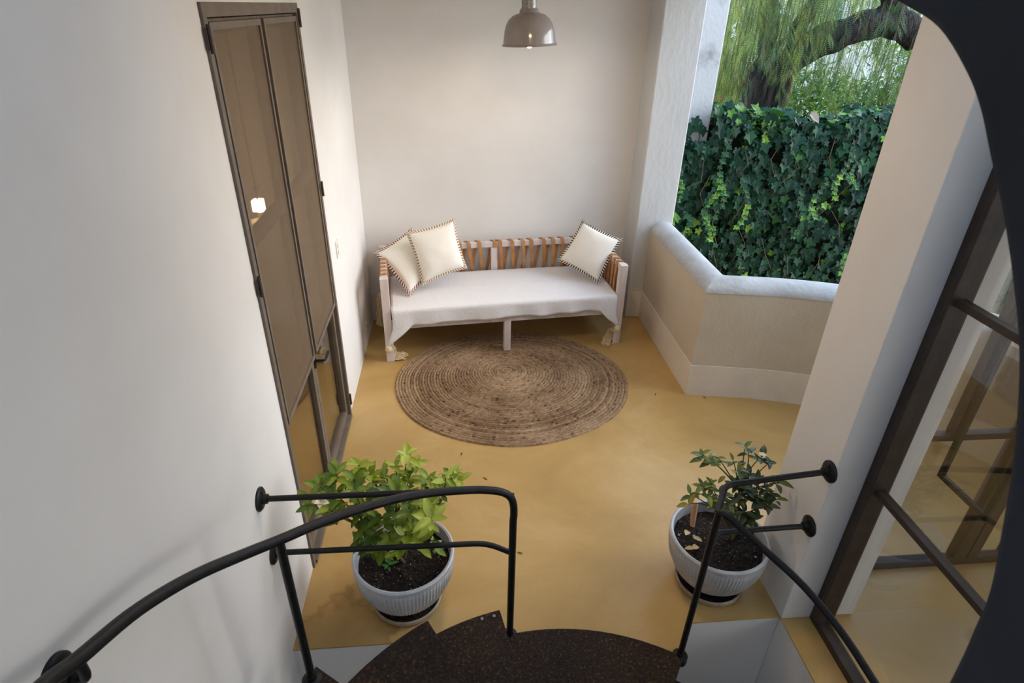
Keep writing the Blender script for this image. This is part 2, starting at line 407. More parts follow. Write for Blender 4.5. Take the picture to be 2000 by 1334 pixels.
def bendpath(pts, r=0.06, n=6):
    """polyline with its corners rounded to radius r"""
    pts = [Vector(p) for p in pts]; out = [pts[0]]
    for i in range(1, len(pts) - 1):
        a, b, c = pts[i - 1], pts[i], pts[i + 1]
        d1 = (a - b); d2 = (c - b); q = min(r, d1.length * 0.45, d2.length * 0.45)
        s = b + d1.normalized() * q; e = b + d2.normalized() * q
        for k in range(n + 1):
            t = k / n; out.append(s * (1 - t) ** 2 + b * 2 * t * (1 - t) + e * t * t)
    out.append(pts[-1]); return out

# ------------------------------------------------------------------ the setting
XL, XO, XW = -0.826, 1.60, 1.78          # left wall face, stair opening edge, right glazing
YB, YO = 5.30, 1.852                     # back wall face, floor edge over the stairs
DY0, DY1, DZ = 2.33, 3.75, 2.69          # left door opening
CZ = 3.0                                 # porch ceiling

fl = MB()
fl.box(XL - 2.9, 5.2, YO, 5.75, -0.008, 0)
fl.box(XO, 5.2, -1.6, YO, -0.008, 0)
fl.prism([(0.19, YO), (0.19, 1.74), (0.90, 1.62), (1.045, 1.695), (1.098, YO)], -0.008, 0)
struct('floor', fl, 'floor', label='polished ochre cement porch floor', cat='floor')
sl = MB(); sl.box(XL, 1.60, YO + 0.003, YO + 0.2, -2.6, -0.008)
struct('wall_stairwell_back', sl, 'plaster', label='white wall of the stair opening below the floor edge', cat='wall')
sl = MB(); sl.box(XO + 0.003, XO + 0.2, -1.6, YO + 0.2, -2.6, -0.008)
struct('wall_stairwell_right', sl, 'plaster', label='white side wall of the stair opening under the glazing', cat='wall')
sl = MB(); sl.box(XL - 0.15, XO + 0.2, -1.6, YO + 0.2, -2.7, -2.6)
struct('floor_stairwell', sl, 'ledge', label='lower floor at the foot of the stairwell', cat='floor')

wl = MB()
wl.box(XL - 0.14, XL, -1.6, DY0, -2.6, 5.2)
wl.box(XL - 0.14, XL, DY1, YB + 0.2, 0, CZ + 0.02)
wl.box(XL - 0.14, XL, DY0, DY1, DZ, CZ + 0.02)
wl.box(XL - 0.14, XL, 1.9, YB + 0.2, CZ + 0.02, 5.2)
struct('wall_left', wl, 'plaster', label='white plaster wall on the left holding the steel double door', cat='wall')
def yb(x): return YB + 0.0985 * (x - XL)
wb = MB(); wb.prism([(XL - 0.14, yb(XL - 0.14)), (1.70, yb(1.70)), (1.70, yb(1.7) + 0.2), (XL - 0.14, yb(XL) + 0.2)], 0, CZ)
struct('wall_back', wb, 'plaster', label='cream white wall behind the daybed', cat='wall')
wp = MB()
wp.prism([(1.645, 5.56), (1.668, 5.255), (2.015, 5.255), (2.015, 5.60), (1.645, 5.60)], 0, CZ)
struct('wall_pillar', wp, 'plaster_rough', label='rough white pillar at the right end of the back wall', cat='wall', bevel=0.012)
wc = MB(); wc.box(1.60, 1.985, 1.838, 2.19, 0, CZ)
struct('wall_column', wc, 'plaster', label='tall cream column beside the right glazing', cat='wall', bevel=0.006)
ce = MB(); ce.box(XL - 0.14, 1.78, 1.95, 5.6, CZ, CZ + 0.2); ce.box(1.78, 4.6, -1.6, 2.2, CZ, CZ + 0.2); ce.box(1.78, 2.1, 2.2, 5.6, CZ, CZ + 0.2)
struct('ceiling', ce, 'ceiling', label='porch ceiling above the daybed', cat='ceiling')
wn = MB(); wn.box(XL - 0.14, 5.2, -1.75, -1.6, -2.6, 5.2)
struct('wall_near', wn, 'plaster', label='white wall behind the staircase', cat='wall')
wu = MB(); wu.box(XL, 1.78, 1.95, 2.1, CZ + 0.2, 5.2); wu.box(1.78, 1.9, -1.6, 2.1, CZ + 0.2, 5.2)
struct('wall_upper', wu, 'plaster', label='upper white walls around the open stairwell', cat='wall')

ru = MB()  # unseen roof added to cut the sky light falling on the stair walls
ru.box(XL - 0.14, 1.9, -1.75, -1.0, 5.2, 5.35); ru.box(XL - 0.14, 1.9, 1.4, 2.1, 5.2, 5.35); ru.box(XL - 0.14, -0.3, -1.0, 1.4, 5.2, 5.35); ru.box(1.4, 1.9, -1.0, 1.4, 5.2, 5.35)
struct('ceiling_stairwell_added', ru, 'plaster', label='unseen white roof added over the stairs, its square opening limiting the sky light', cat='ceiling')
rw = MB(); rw.box(4.45, 4.6, 0.6, 2.12, 0, CZ); rw.box(4.45, 4.6, -1.6, 0.6, 0, 0.3); rw.box(4.45, 4.6, -1.6, 0.6, 2.6, CZ)  # unseen wall added to darken the glazed room; its opening lights the left wall
struct('wall_right_added', rw, 'plaster', label='unseen wall added beyond the right glazing to block light, with an opening that lets some in', cat='wall')

# parapet: straight run beside the daybed, then a curve to the right
path = [Vector((1.81, 5.262, 0)), Vector((1.81, 3.857, 0))]
curve = smoothpath([(1.81, 3.857, 0), (2.06, 3.815, 0), (2.34, 3.765, 0), (2.69, 3.655, 0), (3.1, 3.45, 0), (3.43, 3.19, 0), (3.66, 2.85, 0), (3.78, 2.45, 0), (3.80, 2.0, 0)], 5)
straight = [Vector((1.81, 5.262 - (5.262 - 3.857) * i / 8, 0)) for i in range(8)]
crn = Vector((1.81, 3.857, 0))
ppath = [p for p in straight + curve if (p - crn).length < 0.001 or (p - crn).length > 0.26]
def offs(path, d):
    out = []
    for i, p in enumerate(path):
        a = (path[i] - path[i - 1]).normalized() if i else (path[1] - path[0]).normalized()
        b = (path[i + 1] - path[i]).normalized() if i < len(path) - 1 else a
        na = Vector((-a.y, a.x, 0)); nb = Vector((-b.y, b.x, 0))
        m = (na + nb).normalized()
        out.append(p + m * (d / max(0.35, m.dot(na))))
    return out
def sweep(path, prof, closed=True):
    mb = MB(); n = len(prof); m = len(path)
    rows = [offs(path, d) for d, z in prof]
    for i in range(m):
        for j in range(n):
            p = rows[j][i]; mb.v.append((p.x, p.y, prof[j][1])); mb.t.append(0.5)
    for i in range(m - 1):
        for j in range(n if closed else n - 1):
            k = (j + 1) % n
            mb.f.append((i * n + j, i * n + k, (i + 1) * n + k, (i + 1) * n + j))
    mb.f.append(tuple(range(n))); mb.f.append(tuple((m - 1) * n + j for j in range(n))[::-1])
    return mb
pp = sweep(ppath, [(0, 0), (0, 0.895), (0.22, 0.895), (0.22, 0)])
struct('wall_parapet', pp, 'tan_plaster', label='low sand coloured parapet wall curving away to the right', cat='wall')
cap = sweep(ppath, [(-0.004, 0.895), (-0.002, 0.915), (0.02, 0.945), (0.06, 0.972), (0.115, 0.985), (0.17, 0.972), (0.21, 0.94), (0.225, 0.895)])
struct('trim_1', cap, 'coping', label='rounded white coping on top of the parapet', cat='trim', smooth=True)
bb = sweep(ppath, [(-0.006, 0), (-0.006, 0.275), (0.002, 0.275), (0.002, 0)])
struct('baseboard_right', bb, 'band', label='cream painted base band along the parapet', cat='baseboard')
bb = MB(); bb.prism([(XL, yb(XL) - 0.006), (1.66, yb(1.66) - 0.006), (1.66, yb(1.66) + 0.002), (XL, yb(XL) + 0.002)], 0, 0.275); bb.box(1.668, 1.81, 5.249, 5.257, 0, 0.275)
struct('baseboard_back', bb, 'band', label='cream painted base band along the back wall', cat='baseboard')

# room behind the left door
rl = MB()
rl.box(-3.72, -3.6, 1.7, 5.4, 0, CZ); rl.box(-3.6, XL - 0.14, 1.7, 1.82, 0, CZ); rl.box(-3.6, XL - 0.14, 5.3, 5.42, 0, CZ); rl.box(-3.72, XL - 0.14, 1.7, 5.42, CZ, CZ + 0.1)
struct('wall_left_room', rl, 'plaster', label='plain walls of the room behind the steel double door', cat='wall')

# ------------------------------------------------------------------ left double door (door_1)
d1 = struct_root('door_1', (XL, (DY0 + DY1) / 2, 0), 'tall brown steel double door with screened glass in the left wall', 'door')
fr = MB()
fr.box(XL - 0.09, XL + 0.012, DY0, DY0 + 0.035, 0, DZ); fr.box(XL - 0.09, XL + 0.012, DY1 - 0.035, DY1, 0, DZ)
fr.box(XL - 0.09, XL + 0.012, DY0 + 0.035, DY1 - 0.035, DZ - 0.045, DZ); fr.box(XL - 0.09, XL + 0.02, DY0 + 0.035, DY1 - 0.035, 0, 0.022)
obj('door_frame', fr, 'steel_door', d1, bevel=0.003)
YM = 3.035
for a, b in ((DY0 + 0.035, YM - 0.003), (YM + 0.003, DY1 - 0.035)):
    lf = MB(); X0, X1 = XL - 0.055, XL - 0.012
    lf.box(X0, X1, a, a + 0.04, 0.025, DZ - 0.05); lf.box(X0, X1, b - 0.04, b, 0.025, DZ - 0.05)
    lf.box(X0, X1, a + 0.04, b - 0.04, 0.025, 0.075); lf.box(X0, X1, a + 0.04, b - 0.04, DZ - 0.10, DZ - 0.05)
    lf.box(X0, X1, a + 0.04, b - 0.04, 1.79, 1.845); lf.box(X0, X1, a + 0.04, b - 0.04, 0.90, 0.94)
    leaf = obj('door_leaf', lf, 'steel_door', d1, bevel=0.003)
    for z0, z1 in ((0.07, 0.905), (0.935, 1.795), (1.84, DZ - 0.095)):
        g = MB(); g.box(XL - 0.037, XL - 0.031, a + 0.035, b - 0.035, z0, z1)
        obj('glass_pane', g, 'glass_door', leaf)
    sf = MB(); X0, X1 = XL - 0.010, XL + 0.010
    sa, sb_ = a + 0.02, b - 0.02
    sf.box(X0, X1, sa, sa + 0.02, 0.93, DZ - 0.06); sf.box(X0, X1, sb_ - 0.02, sb_, 0.93, DZ - 0.06)
    sf.box(X0, X1, sa + 0.02, sb_ - 0.02, 0.93, 0.955); sf.box(X0, X1, sa + 0.02, sb_ - 0.02, DZ - 0.085, DZ - 0.06)
    obj('screen_frame', sf, 'steel_door', leaf, bevel=0.002)
    sm = MB(); sm.box(XL - 0.001, XL + 0.001, sa + 0.015, sb_ - 0.015, 0.95, DZ - 0.08)
    obj('wire_screen', sm, 'screen', leaf)
h = MB()
h.tube(bendpath([(XL - 0.015, YM + 0.02, 0.885), (XL + 0.05, YM + 0.02, 0.885), (XL + 0.05, YM + 0.13, 0.88)], 0.015), 0.008, 8)
h.box(XL - 0.012, XL - 0.004, YM + 0.006, YM + 0.036, 0.84, 0.93)
obj('door_handle', h, 'iron', d1, smooth=True)['label'] = 'black lever handle'
for yy, zz in ((DY1 - 0.01, 2.62), (DY1 - 0.01, 1.70), (DY1 - 0.01, 0.14), (DY0 + 0.012, 2.58), (DY0 + 0.012, 1.67)):
    hh = MB(); hh.tube([(XL + 0.016, yy, zz - 0.045), (XL + 0.016, yy, zz + 0.045)], 0.008, 8)
    hh.box(XL + 0.010, XL + 0.013, yy - 0.02, yy + 0.02, zz - 0.035, zz + 0.035)
    obj('hinge', hh, 'steel_brown', d1)

# ------------------------------------------------------------------ right glazing (window_1) and glazed wall behind it (window_2)
w1 = struct_root('window_1', (XW, 0.5, 0), 'tall bronze steel glazing on the right of the stairs', 'window')
f1 = MB()
f1.box(XW - 0.03, XW + 0.03, 1.79, 1.838, 0, CZ); f1.box(XW - 0.03, XW + 0.03, -1.6, 1.79, 0, 0.045); f1.box(XW - 0.045, XW + 0.045, 1.77, 1.79, 0.045, CZ)
f1.box(XW - 0.03, XW + 0.03, -1.6, 1.77, CZ - 0.05, CZ)
obj('window_frame', f1, 'steel_brown', w1, bevel=0.003)
MY = 1.10
mu = MB(); mu.box(XW - 0.022, XW + 0.022, MY - 0.02, MY + 0.02, 0.045, CZ - 0.05)
obj('mullion', mu, 'steel_brown', w1, bevel=0.003)
for z in (0.915, 1.812):
    for a, b in ((MY + 0.02, 1.77), (-1.6, MY - 0.02)):
        t = MB(); t.box(XW - 0.02, XW + 0.02, a, b, z - 0.014, z + 0.014)
        obj('glazing_bar', t, 'steel_brown', w1, bevel=0.002)
for a, b in ((MY + 0.018, 1.772), (-1.6, MY - 0.018)):
    for z0, z1 in ((0.04, 0.903), (0.927, 1.80), (1.824, CZ - 0.045)):
        g = MB(); g.box(XW - 0.003, XW + 0.003, a, b, z0, z1); obj('glass_pane', g, 'glass', w1)
YW2 = 2.12
w2 = struct_root('window_2', (3.0, YW2, 0), 'steel glazed wall seen through the right glazing', 'window')
f2 = MB()
f2.box(1.985, 3.07, YW2 - 0.025, YW2 + 0.025, 0, 0.05); f2.box(1.985, 2.02, YW2 - 0.025, YW2 + 0.025, 0.05, CZ)
f2.box(2.72, 2.79, YW2 - 0.03, YW2 + 0.03, 0.05, CZ); f2.box(2.80, 2.86, YW2 - 0.03, YW2 + 0.03, 0.05, CZ); f2.box(3.03, 3.09, YW2 - 0.03, YW2 + 0.03, 0.0, CZ)
f2.box(2.36, 2.40, YW2 - 0.025, YW2 + 0.025, 0.935, CZ); f2.box(3.95, 4.02, YW2 - 0.03, YW2 + 0.03, 0.0, CZ); f2.box(3.09, 3.95, YW2 - 0.03, YW2 + 0.03, 2.5, 2.56)
obj('window_frame', f2, 'steel_brown', w2, bevel=0.003)
t = MB(); t.box(2.02, 2.72, YW2 - 0.02, YW2 + 0.02, 0.90, 0.935); obj('glazing_bar', t, 'steel_brown', w2)
for a, b, z0, z1 in ((2.015, 2.725, 0.045, 0.905), (2.015, 2.725, 0.93, CZ), (2.855, 3.035, 0.045, CZ)):
    g = MB(); g.box(a, b, YW2 - 0.003, YW2 + 0.003, z0, z1); obj('glass_pane', g, 'glass', w2)
w3 = struct_root('window_3', (2.38, 2.09, 0.69), 'open dark steel casement sash swung inwards, seen through the right glazing', 'window')
lf = MB(); DX = 2.38
lf.box(DX - 0.012, DX + 0.012, 1.78, 1.805, 0.69, 2.30); lf.box(DX - 0.012, DX + 0.012, 2.065, 2.09, 0.69, 2.30); lf.box(DX - 0.012, DX + 0.012, 1.805, 2.065, 0.69, 0.715); lf.box(DX - 0.012, DX + 0.012, 1.805, 2.065, 2.275, 2.30)
obj('sash_frame', lf, 'iron', w3, bevel=0.002)
g = MB(); g.box(DX - 0.003, DX + 0.003, 1.80, 2.07, 0.71, 2.28); obj('glass_pane', g, 'glass', w3)
for zz in (0.95, 2.1):
    hh = MB(); hh.tube([(DX, 2.094, zz - 0.04), (DX, 2.094, zz + 0.04)], 0.009, 8); obj('hinge', hh, 'iron', w3)

# ------------------------------------------------------------------ spiral staircase
SX, SY, SR = 0.39, 0.72, 1.16
def hel(a, z, r=1.15):
    a = math.radians(a); return Vector((SX + r * math.cos(a), SY + r * math.sin(a), z))
st = thing('spiral_staircase', 'dark rusted steel spiral staircase treads rising at the bottom left', 'staircase', (SX, SY, -2.6))
pole = MB(); pole.tube([(SX, SY, -2.6), (SX, SY, 0.82)], 0.06, 16)
obj('pole', pole, 'iron', st, smooth=True)
def tread(a0, a1, z, r=SR, th=0.03):
    mb = MB(); n = 14
    poly = [(SX + 0.05 * math.cos(math.radians(a0)), SY + 0.05 * math.sin(math.radians(a0)))]
    poly += [(hel(a0 + (a1 - a0) * k / n, 0, r).x, hel(a0 + (a1 - a0) * k / n, 0, r).y) for k in range(n + 1)]
    poly += [(SX + 0.05 * math.cos(math.radians(a1)), SY + 0.05 * math.sin(math.radians(a1)))]
    mb.prism(poly, z - th, z); return mb
specs = [(56.2, 103, 0.0, 1.145), (101.3, 127, 0.18, 1.168), (119.5, 150, 0.36, 1.13), (144, 170, 0.54, 1.175), (165, 192, 0.72, 1.16), (34, 58, -0.18, 1.145), (13, 36, -0.36, 1.145), (-8, 15, -0.54, 1.145)]
for a0, a1, z, r in specs:
    obj('tread', tread(a0, a1, z, r) if z else tread(a0, a1, 0.010, r, 0.009), 'tread', st, bevel=0.004 if z else 0.002)
def rivet(p, r=0.008):
    mb = MB(); mb.lathe([(r, 0), (r, 0.002), (r * 0.6, 0.005), (0.0005, 0.006)], 10, p); return mb
for p in (onz(965, 1203, 0.18), onz(941, 1209, 0.18)):
    obj('rivet', rivet(p), 'galv', st, smooth=True)

def flange(p, n, r=0.05):
    mb = MB(); mb.lathe([(r, 0), (r, 0.008), (r * 0.86, 0.014), (0.022, 0.016), (0.020, 0.035), (0.0005, 0.035)], 24, p, axis=n)
    n = Vector(n)
    u = n.cross(Vector((0, 0, 1))).normalized(); v = n.cross(u)
    for k in range(3):
        a = 2 * PI * k / 3 + 0.5
        q = Vector(p) + n * 0.012 + (u * math.cos(a) + v * math.sin(a)) * r * 0.68
        mb.lathe([(0.007, 0), (0.007, 0.007), (0.0005, 0.008)], 6, q, axis=n)
    return mb
def clamp(p):
    mb = MB(); mb.lathe([(0.036, -0.035), (0.036, 0.004), (0.030, 0.008), (0.019, 0.010), (0.018, 0.03), (0.0005, 0.03)], 20, p); return mb
# left handrail with its two guard bars
hl = thing('stair_handrail', 'black iron handrail and guard bars curving up the left wall over the left pot', 'handrail', (0.2, 1.85, 0))
PL = Vector((0.212, 1.856, 0))
pts = [PL + Vector((0, 0, 0.02)), PL + Vector((0, 0, 0.5)), PL + Vector((0, 0, 0.955))]
pts = [PL + Vector((0, 0, 0.02)), PL + Vector((0, 0, 0.4)), PL + Vector((0, 0, 0.78))]
hz = [(98.8, 0.80), (98.95, 0.862), (99.7, 0.912), (101.6, 0.948), (104.5, 0.974), (108, 0.998), (115.6, 1.047), (123, 1.095), (131.2, 1.146), (138.5, 1.197), (146.2, 1.256), (152, 1.315), (158.5, 1.390), (164, 1.45), (169.8, 1.508), (176.7, 1.569), (180.3, 1.613), (186, 1.67), (192, 1.73)]
pts = pts + smoothpath([hel(a, z) for a, z in hz], 4)
rm = MB(); rm.tube(pts, 0.0165, 12)
obj('handrail', rm, 'iron', hl, smooth=True)
obj('post_foot', clamp(PL), 'iron', hl, smooth=True)
YG = 1.885
FL1 = onx(506, 975, XL); FL2 = onx(533, 1080, XL)
for F, zz in ((FL1, 0.93), (FL2, 0.612)):
    g = MB(); g.tube(bendpath([(XL + 0.012, F.y, F.z), (0.10, YG, zz), (PL.x, PL.y + 0.014, zz - 0.055 if zz < 0.8 else zz - 0.03)], 0.06, 6), 0.0125, 10)
    bar = obj('guard_bar', g, 'iron', hl, smooth=True)
    obj('wall_flange', flange((XL, F.y, F.z), (1, 0, 0)), 'iron', bar, smooth=True)
p2 = MB(); p2.tube([hel(146.2, 0.545), hel(146.2, 1.25)], 0.0145, 10)
post = obj('post', p2, 'iron', hl, smooth=True)
obj('post_foot', clamp(hel(146.2, 0.54)), 'iron', hl, smooth=True)
br = MB(); a = hel(176.7, 1.562); br.tube(bendpath([(XL + 0.014, a.y + 0.01, a.z - 0.06), (a.x, a.y, a.z - 0.06), (a.x, a.y, a.z)], 0.03), 0.011, 10)
bk = obj('wall_bracket', br, 'iron', hl, smooth=True)
obj('wall_flange', flange((XL, a.y + 0.01, a.z - 0.06), (1, 0, 0)), 'iron', bk, smooth=True)
# right handrail
hr = thing('stair_handrail', 'black iron handrail bent around the right pot and running down to the right', 'handrail', (1.005, 1.69, 0))
PR = hel(57.0, 0)
pts = bendpath([PR + Vector((0, 0, 0.02)), PR + Vector((0.01, 0, 0.945)), hel(54.2, 0.935), hel(52.0, 0.905)], 0.04, 8)
hz = [(52.0, 0.905), (46, 0.845), (38.4, 0.784), (30.3, 0.702), (23.1, 0.618), (15, 0.54), (5, 0.45)]
pts = pts[:-1] + smoothpath([hel(a, z) for a, z in hz], 4)
rm = MB(); rm.tube(pts, 0.0145, 12); obj('handrail', rm, 'iron', hr, smooth=True)
obj('post_foot', clamp(PR), 'iron', hr, smooth=True)
F1 = onx(1622, 921, XO); F2 = onx(1582, 1027, XO)
g = MB(); g.tube(bendpath([PR + Vector((0.008, 0.004, 0.93)), ony(1416, 947, 1.83), (XO - 0.012, F1.y, F1.z)], 0.045, 7), 0.0135, 10)
b1 = obj('guard_bar', g, 'iron', hr, smooth=True); obj('wall_flange', flange((XO, F1.y, F1.z), (-1, 0, 0)), 'iron', b1, smooth=True)
g = MB(); g.tube(bendpath([PR + Vector((0.006, 0.008, 0.62)), ony(1400, 1040, 1.83), (XO - 0.012, F2.y, F2.z)], 0.03, 6), 0.0125, 10)
b2 = obj('guard_bar', g, 'iron', hr, smooth=True); obj('wall_flange', flange((XO, F2.y, F2.z), (-1, 0, 0)), 'iron', b2, smooth=True)

# curved steel stringer of the flight overhead, close by on the right
edge_px = [(1640, -75, .80), (1752, 0, .78), (1832, 52, .765), (1888, 140, .75), (1916, 215, .745), (1934, 300, .74), (1960, 420, .735), (1980, 556, .73), (1991, 700, .73), (1981, 881, .73), (1957, 1036, .735), (1934, 1153, .74), (1903, 1230, .75), (1872, 1300, .76), (1820, 1400, .78)]
E_ = smoothpath([CAM + ray(x, y) * d for x, y, d in edge_px], 5)
sm = MB(); TH = 0.035; n = len(E_)
cen = Vector((0.36, 0.47, 2.42))
rows = []
for i, p in enumerate(E_):
    T = (E_[min(i + 1, n - 1)] - E_[max(i - 1, 0)]).normalized()
    vd = (p - CAM).normalized()
    out = T.cross(vd).normalized()
    if out.dot(CR) < 0: out = -out
    fd = out.cross(T).normalized()
    if fd.dot(vd) < 0: fd = -fd
    ring = []
    for (o_, f_) in ((0.0, 0.004), (0.004, 0.0), (0.16, -0.015), (0.34, -0.06), (0.34, -0.06 + TH), (0.16, -0.015 + TH), (0.02, TH + 0.0), (0.004, TH * 0.8)):
        ring.append(p + out * o_ + fd * f_)
    rows.append(ring)
for r_ in rows:
    for q in r_: sm.v.append(tuple(q)); sm.t.append(.5)
for i in range(n - 1):
    for j in range(8):
        k = (j + 1) % 8; sm.f.append((i * 8 + j, i * 8 + k, (i + 1) * 8 + k, (i + 1) * 8 + j))
sm.f.append(tuple(range(8))); sm.f.append(tuple((n - 1) * 8 + j for j in range(8))[::-1])
tag(obj('steel_stringer', sm, 'blued', at=(E_[-1]), smooth=True), 'large blue black curved steel stringer close by along the right edge', 'stair stringer')

# ------------------------------------------------------------------ pendant lamp
LX, LY, LZ = 0.503, 4.30, 2.478
lamp = thing('pendant_lamp', 'grey enamel dome pendant lamp with a lit bulb hanging from the ceiling', 'lamp', (LX, LY, LZ))
tilt = Vector((-0.05, 0.0, 1)).normalized()
LC = Vector((LX, LY, LZ))
sh = MB(); sh.lathe([(0.178, 0.0), (0.180, 0.004), (0.176, 0.010), (0.171, 0.014), (0.166, 0.05), (0.160, 0.088), (0.149, 0.122), (0.130, 0.152), (0.105, 0.172), (0.080, 0.182), (0.062, 0.187), (0.058, 0.205), (0.052, 0.212), (0.001, 0.213),
                      (0.001, 0.200), (0.05, 0.180), (0.078, 0.177), (0.102, 0.167), (0.126, 0.148), (0.145, 0.119), (0.156, 0.086), (0.162, 0.048), (0.168, 0.008), (0.174, 0.0), (0.178, 0.0)], 64, LC, axis=tilt, cap=False)
obj('lamp_shade', sh, 'shade', lamp, smooth=True)
tb = MB(); top = LC + tilt * 0.21
tb.tube([top, top + tilt * 0.10, Vector((top.x - 0.012, LY, CZ))], [0.047, 0.046, 0.045], 20)
obj('stem', tb, 'galv', lamp, smooth=True)
cn = MB(); cn.lathe([(0.07, -0.03), (0.07, 0.0), (0.001, 0.0), (0.03, -0.03)], 24, (top.x - 0.012, LY, CZ)); obj('ceiling_rose', cn, 'galv', lamp, smooth=True)
bl = MB(); bl.lathe([(0.001, -0.016), (0.016, -0.010), (0.027, 0.006), (0.030, 0.024), (0.024, 0.045), (0.015, 0.062), (0.014, 0.10), (0.001, 0.10)], 24, LC, axis=tilt)
obj('bulb', bl, 'bulb', lamp, smooth=True)

cl_ = thing('added_porch_lamp', 'unseen round opal lamp added on the porch ceiling for warm light', 'lamp', (0.4, 2.75, CZ - 0.08))  # unseen lamp added to warm the column, floor and left wall
g_ = MB(); g_.lathe([(0.15, -0.02), (0.155, -0.02), (0.155, 0), (0.001, 0.0)], 32, (0.4, 2.75, CZ)); obj('base', g_, 'galv', cl_, smooth=True)
g_ = MB(); g_.lathe([(0.001, -0.07), (0.07, -0.062), (0.12, -0.042), (0.14, -0.02), (0.001, -0.02)], 32, (0.4, 2.75, CZ)); obj('diffuser', g_, 'added_lamp_glow', cl_, smooth=True)

# lamp burning in the room behind the screened door
q = onx(505, 402, -1.5)
il = thing('room_lamp', 'small lit hanging lamp seen through the door screen in the left room', 'lamp', (q.x, q.y, q.z - 0.12))
g_ = MB(); g_.box(q.x - 0.04, q.x + 0.04, q.y - 0.04, q.y + 0.04, q.z - 0.04, q.z + 0.05); obj('lamp_glass', g_, 'bulb_dim', il, bevel=0.008)
g_ = MB(); g_.tube([q + Vector((0, 0, -0.13)), q + Vector((0, 0, -0.05))], 0.018, 12); obj('neck', g_, 'galv', il, smooth=True)
g_ = MB(); g_.lathe([(0.02, -0.10), (0.12, -0.125), (0.124, -0.13), (0.10, -0.17), (0.05, -0.195), (0.001, -0.2)], 32, q); obj('bowl', g_, 'shade_in', il, smooth=True)
g_ = MB(); g_.tube([q + Vector((0, 0, 0.05)), Vector((q.x, q.y, CZ))], 0.006, 8); g_.lathe([(0.02, 0.13), (0.02, 0.15), (0.001, 0.15)], 12, q); obj('cord', g_, 'iron', il)

# ------------------------------------------------------------------ wall switch and socket
for nm, (px, py), lab, sz in (('light_switch', (658, 486), 'small white light switch plate on the left wall between door and daybed', (0.072, 0.118)), ('wall_socket', (715, 637), 'small white wall socket low on the left wall beside the daybed', (0.07, 0.07))):
    p = onx(px, py, XL); r_ = thing(nm, lab, 'switch' if nm == 'light_switch' else 'socket', (XL, p.y, p.z))
    mb = MB(); mb.box(XL, XL + 0.008, p.y - sz[0] / 2, p.y + sz[0] / 2, p.z - sz[1] / 2, p.z + sz[1] / 2); obj('plate', mb, 'plastic', r_, bevel=0.003)
    if nm == 'light_switch':
        for dz in (0.022, -0.022):
            mb = MB(); mb.box(XL + 0.007, XL + 0.014, p.y - 0.013, p.y + 0.013, p.z + dz - 0.015, p.z + dz + 0.015); obj('rocker', mb, 'plastic', r_, bevel=0.002)
    else:
        mb = MB(); mb.box(XL + 0.007, XL + 0.0095, p.y - 0.02, p.y + 0.02, p.z - 0.014, p.z + 0.014); obj('outlet', mb, 'galv', r_, bevel=0.001)

# ------------------------------------------------------------------ daybed
BO = Vector((-0.622, 4.488, 0))                    # front left foot corner
BU = Vector((math.cos(math.radians(6.0)), math.sin(math.radians(6.0)), 0)); BV = Vector((-BU.y, BU.x, 0)); BZ = Vector((0, 0, 1))
BLN, BDP = 2.105, 0.785
LGW = 0.066
def bp(u, v, z): return BO + BU * u + BV * v + BZ * z
day = thing('daybed', 'limewashed wooden daybed with woven tan leather straps against the back wall', 'daybed', bp(BLN / 2, BDP / 2, 0))
def bbox(u0, u1, v0, v1, z0, z1):
    mb = MB(); mb.obox(BO, BU, BV, BZ, u0, u1, v0, v1, z0, z1); return mb
for u0, v0, zt in ((0, 0, 0.77), (BLN - LGW, 0, 0.77), (0, BDP - LGW, 0.775), (BLN - LGW, BDP - LGW, 0.775), (BLN / 2 - 0.03, 0, 0.32), (BLN / 2 - 0.03, BDP - LGW, 0.72)):
    wz = 0.060 if abs(u0 - BLN / 2) < 0.1 else LGW
    z0 = 0.0
    if abs(u0 - BLN / 2) < 0.1: z0 = 0.018
    obj('leg', bbox(u0, u0 + wz, v0, v0 + wz, z0, zt), 'wood', day, bevel=0.004)
obj('seat_rail', bbox(LGW, BLN - LGW, 0.004, 0.05, 0.31, 0.40), 'wood', day, bevel=0.004)
obj('seat_rail', bbox(LGW, BLN - LGW, BDP - 0.05, BDP - 0.01, 0.31, 0.40), 'wood', day, bevel=0.004)
for u0 in (0.01, BLN - 0.05):
    obj('seat_rail', bbox(u0, u0 + 0.04, LGW, BDP - LGW, 0.31, 0.40), 'wood', day, bevel=0.004)
obj('seat_board', bbox(0.05, BLN - 0.05, 0.05, BDP - 0.05, 0.38, 0.40), 'wood', day)
obj('back_rail', bbox(LGW, BLN - LGW, BDP - 0.055, BDP - 0.012, 0.72, 0.775), 'wood', day, bevel=0.005)
for u0 in (0.008, BLN - 0.058):
    obj('arm_rail', bbox(u0, u0 + 0.05, LGW, BDP - LGW, 0.715, 0.768), 'wood', day, bevel=0.005)
def strap_strip(pts, wdir, wd, th=0.004):
    """leather band that follows pts, its width along wdir"""
    mb = MB(); n = len(pts); o = 0
    for i, p in enumerate(pts):
        T = (pts[min(i + 1, n - 1)] - pts[max(i - 1, 0)]).normalized(); nn = T.cross(wdir).normalized()
        for a, b in ((-1, -1), (1, -1), (1, 1), (-1, 1)):
            mb.v.append(tuple(p + wdir * (a * wd / 2) + nn * (b * th / 2))); mb.t.append(.5)
    for i in range(n - 1):
        for j in range(4):
            k = (j + 1) % 4; mb.f.append((i * 4 + j, i * 4 + k, (i + 1) * 4 + k, (i + 1) * 4 + j))
    mb.f.append((0, 1, 2, 3)); mb.f.append(tuple((n - 1) * 4 + j for j in (3, 2, 1, 0)))
    return mb
BF, BB = BDP - 0.060, BDP - 0.007
us = [0.12 + 0.1005 * k for k in range(19)]
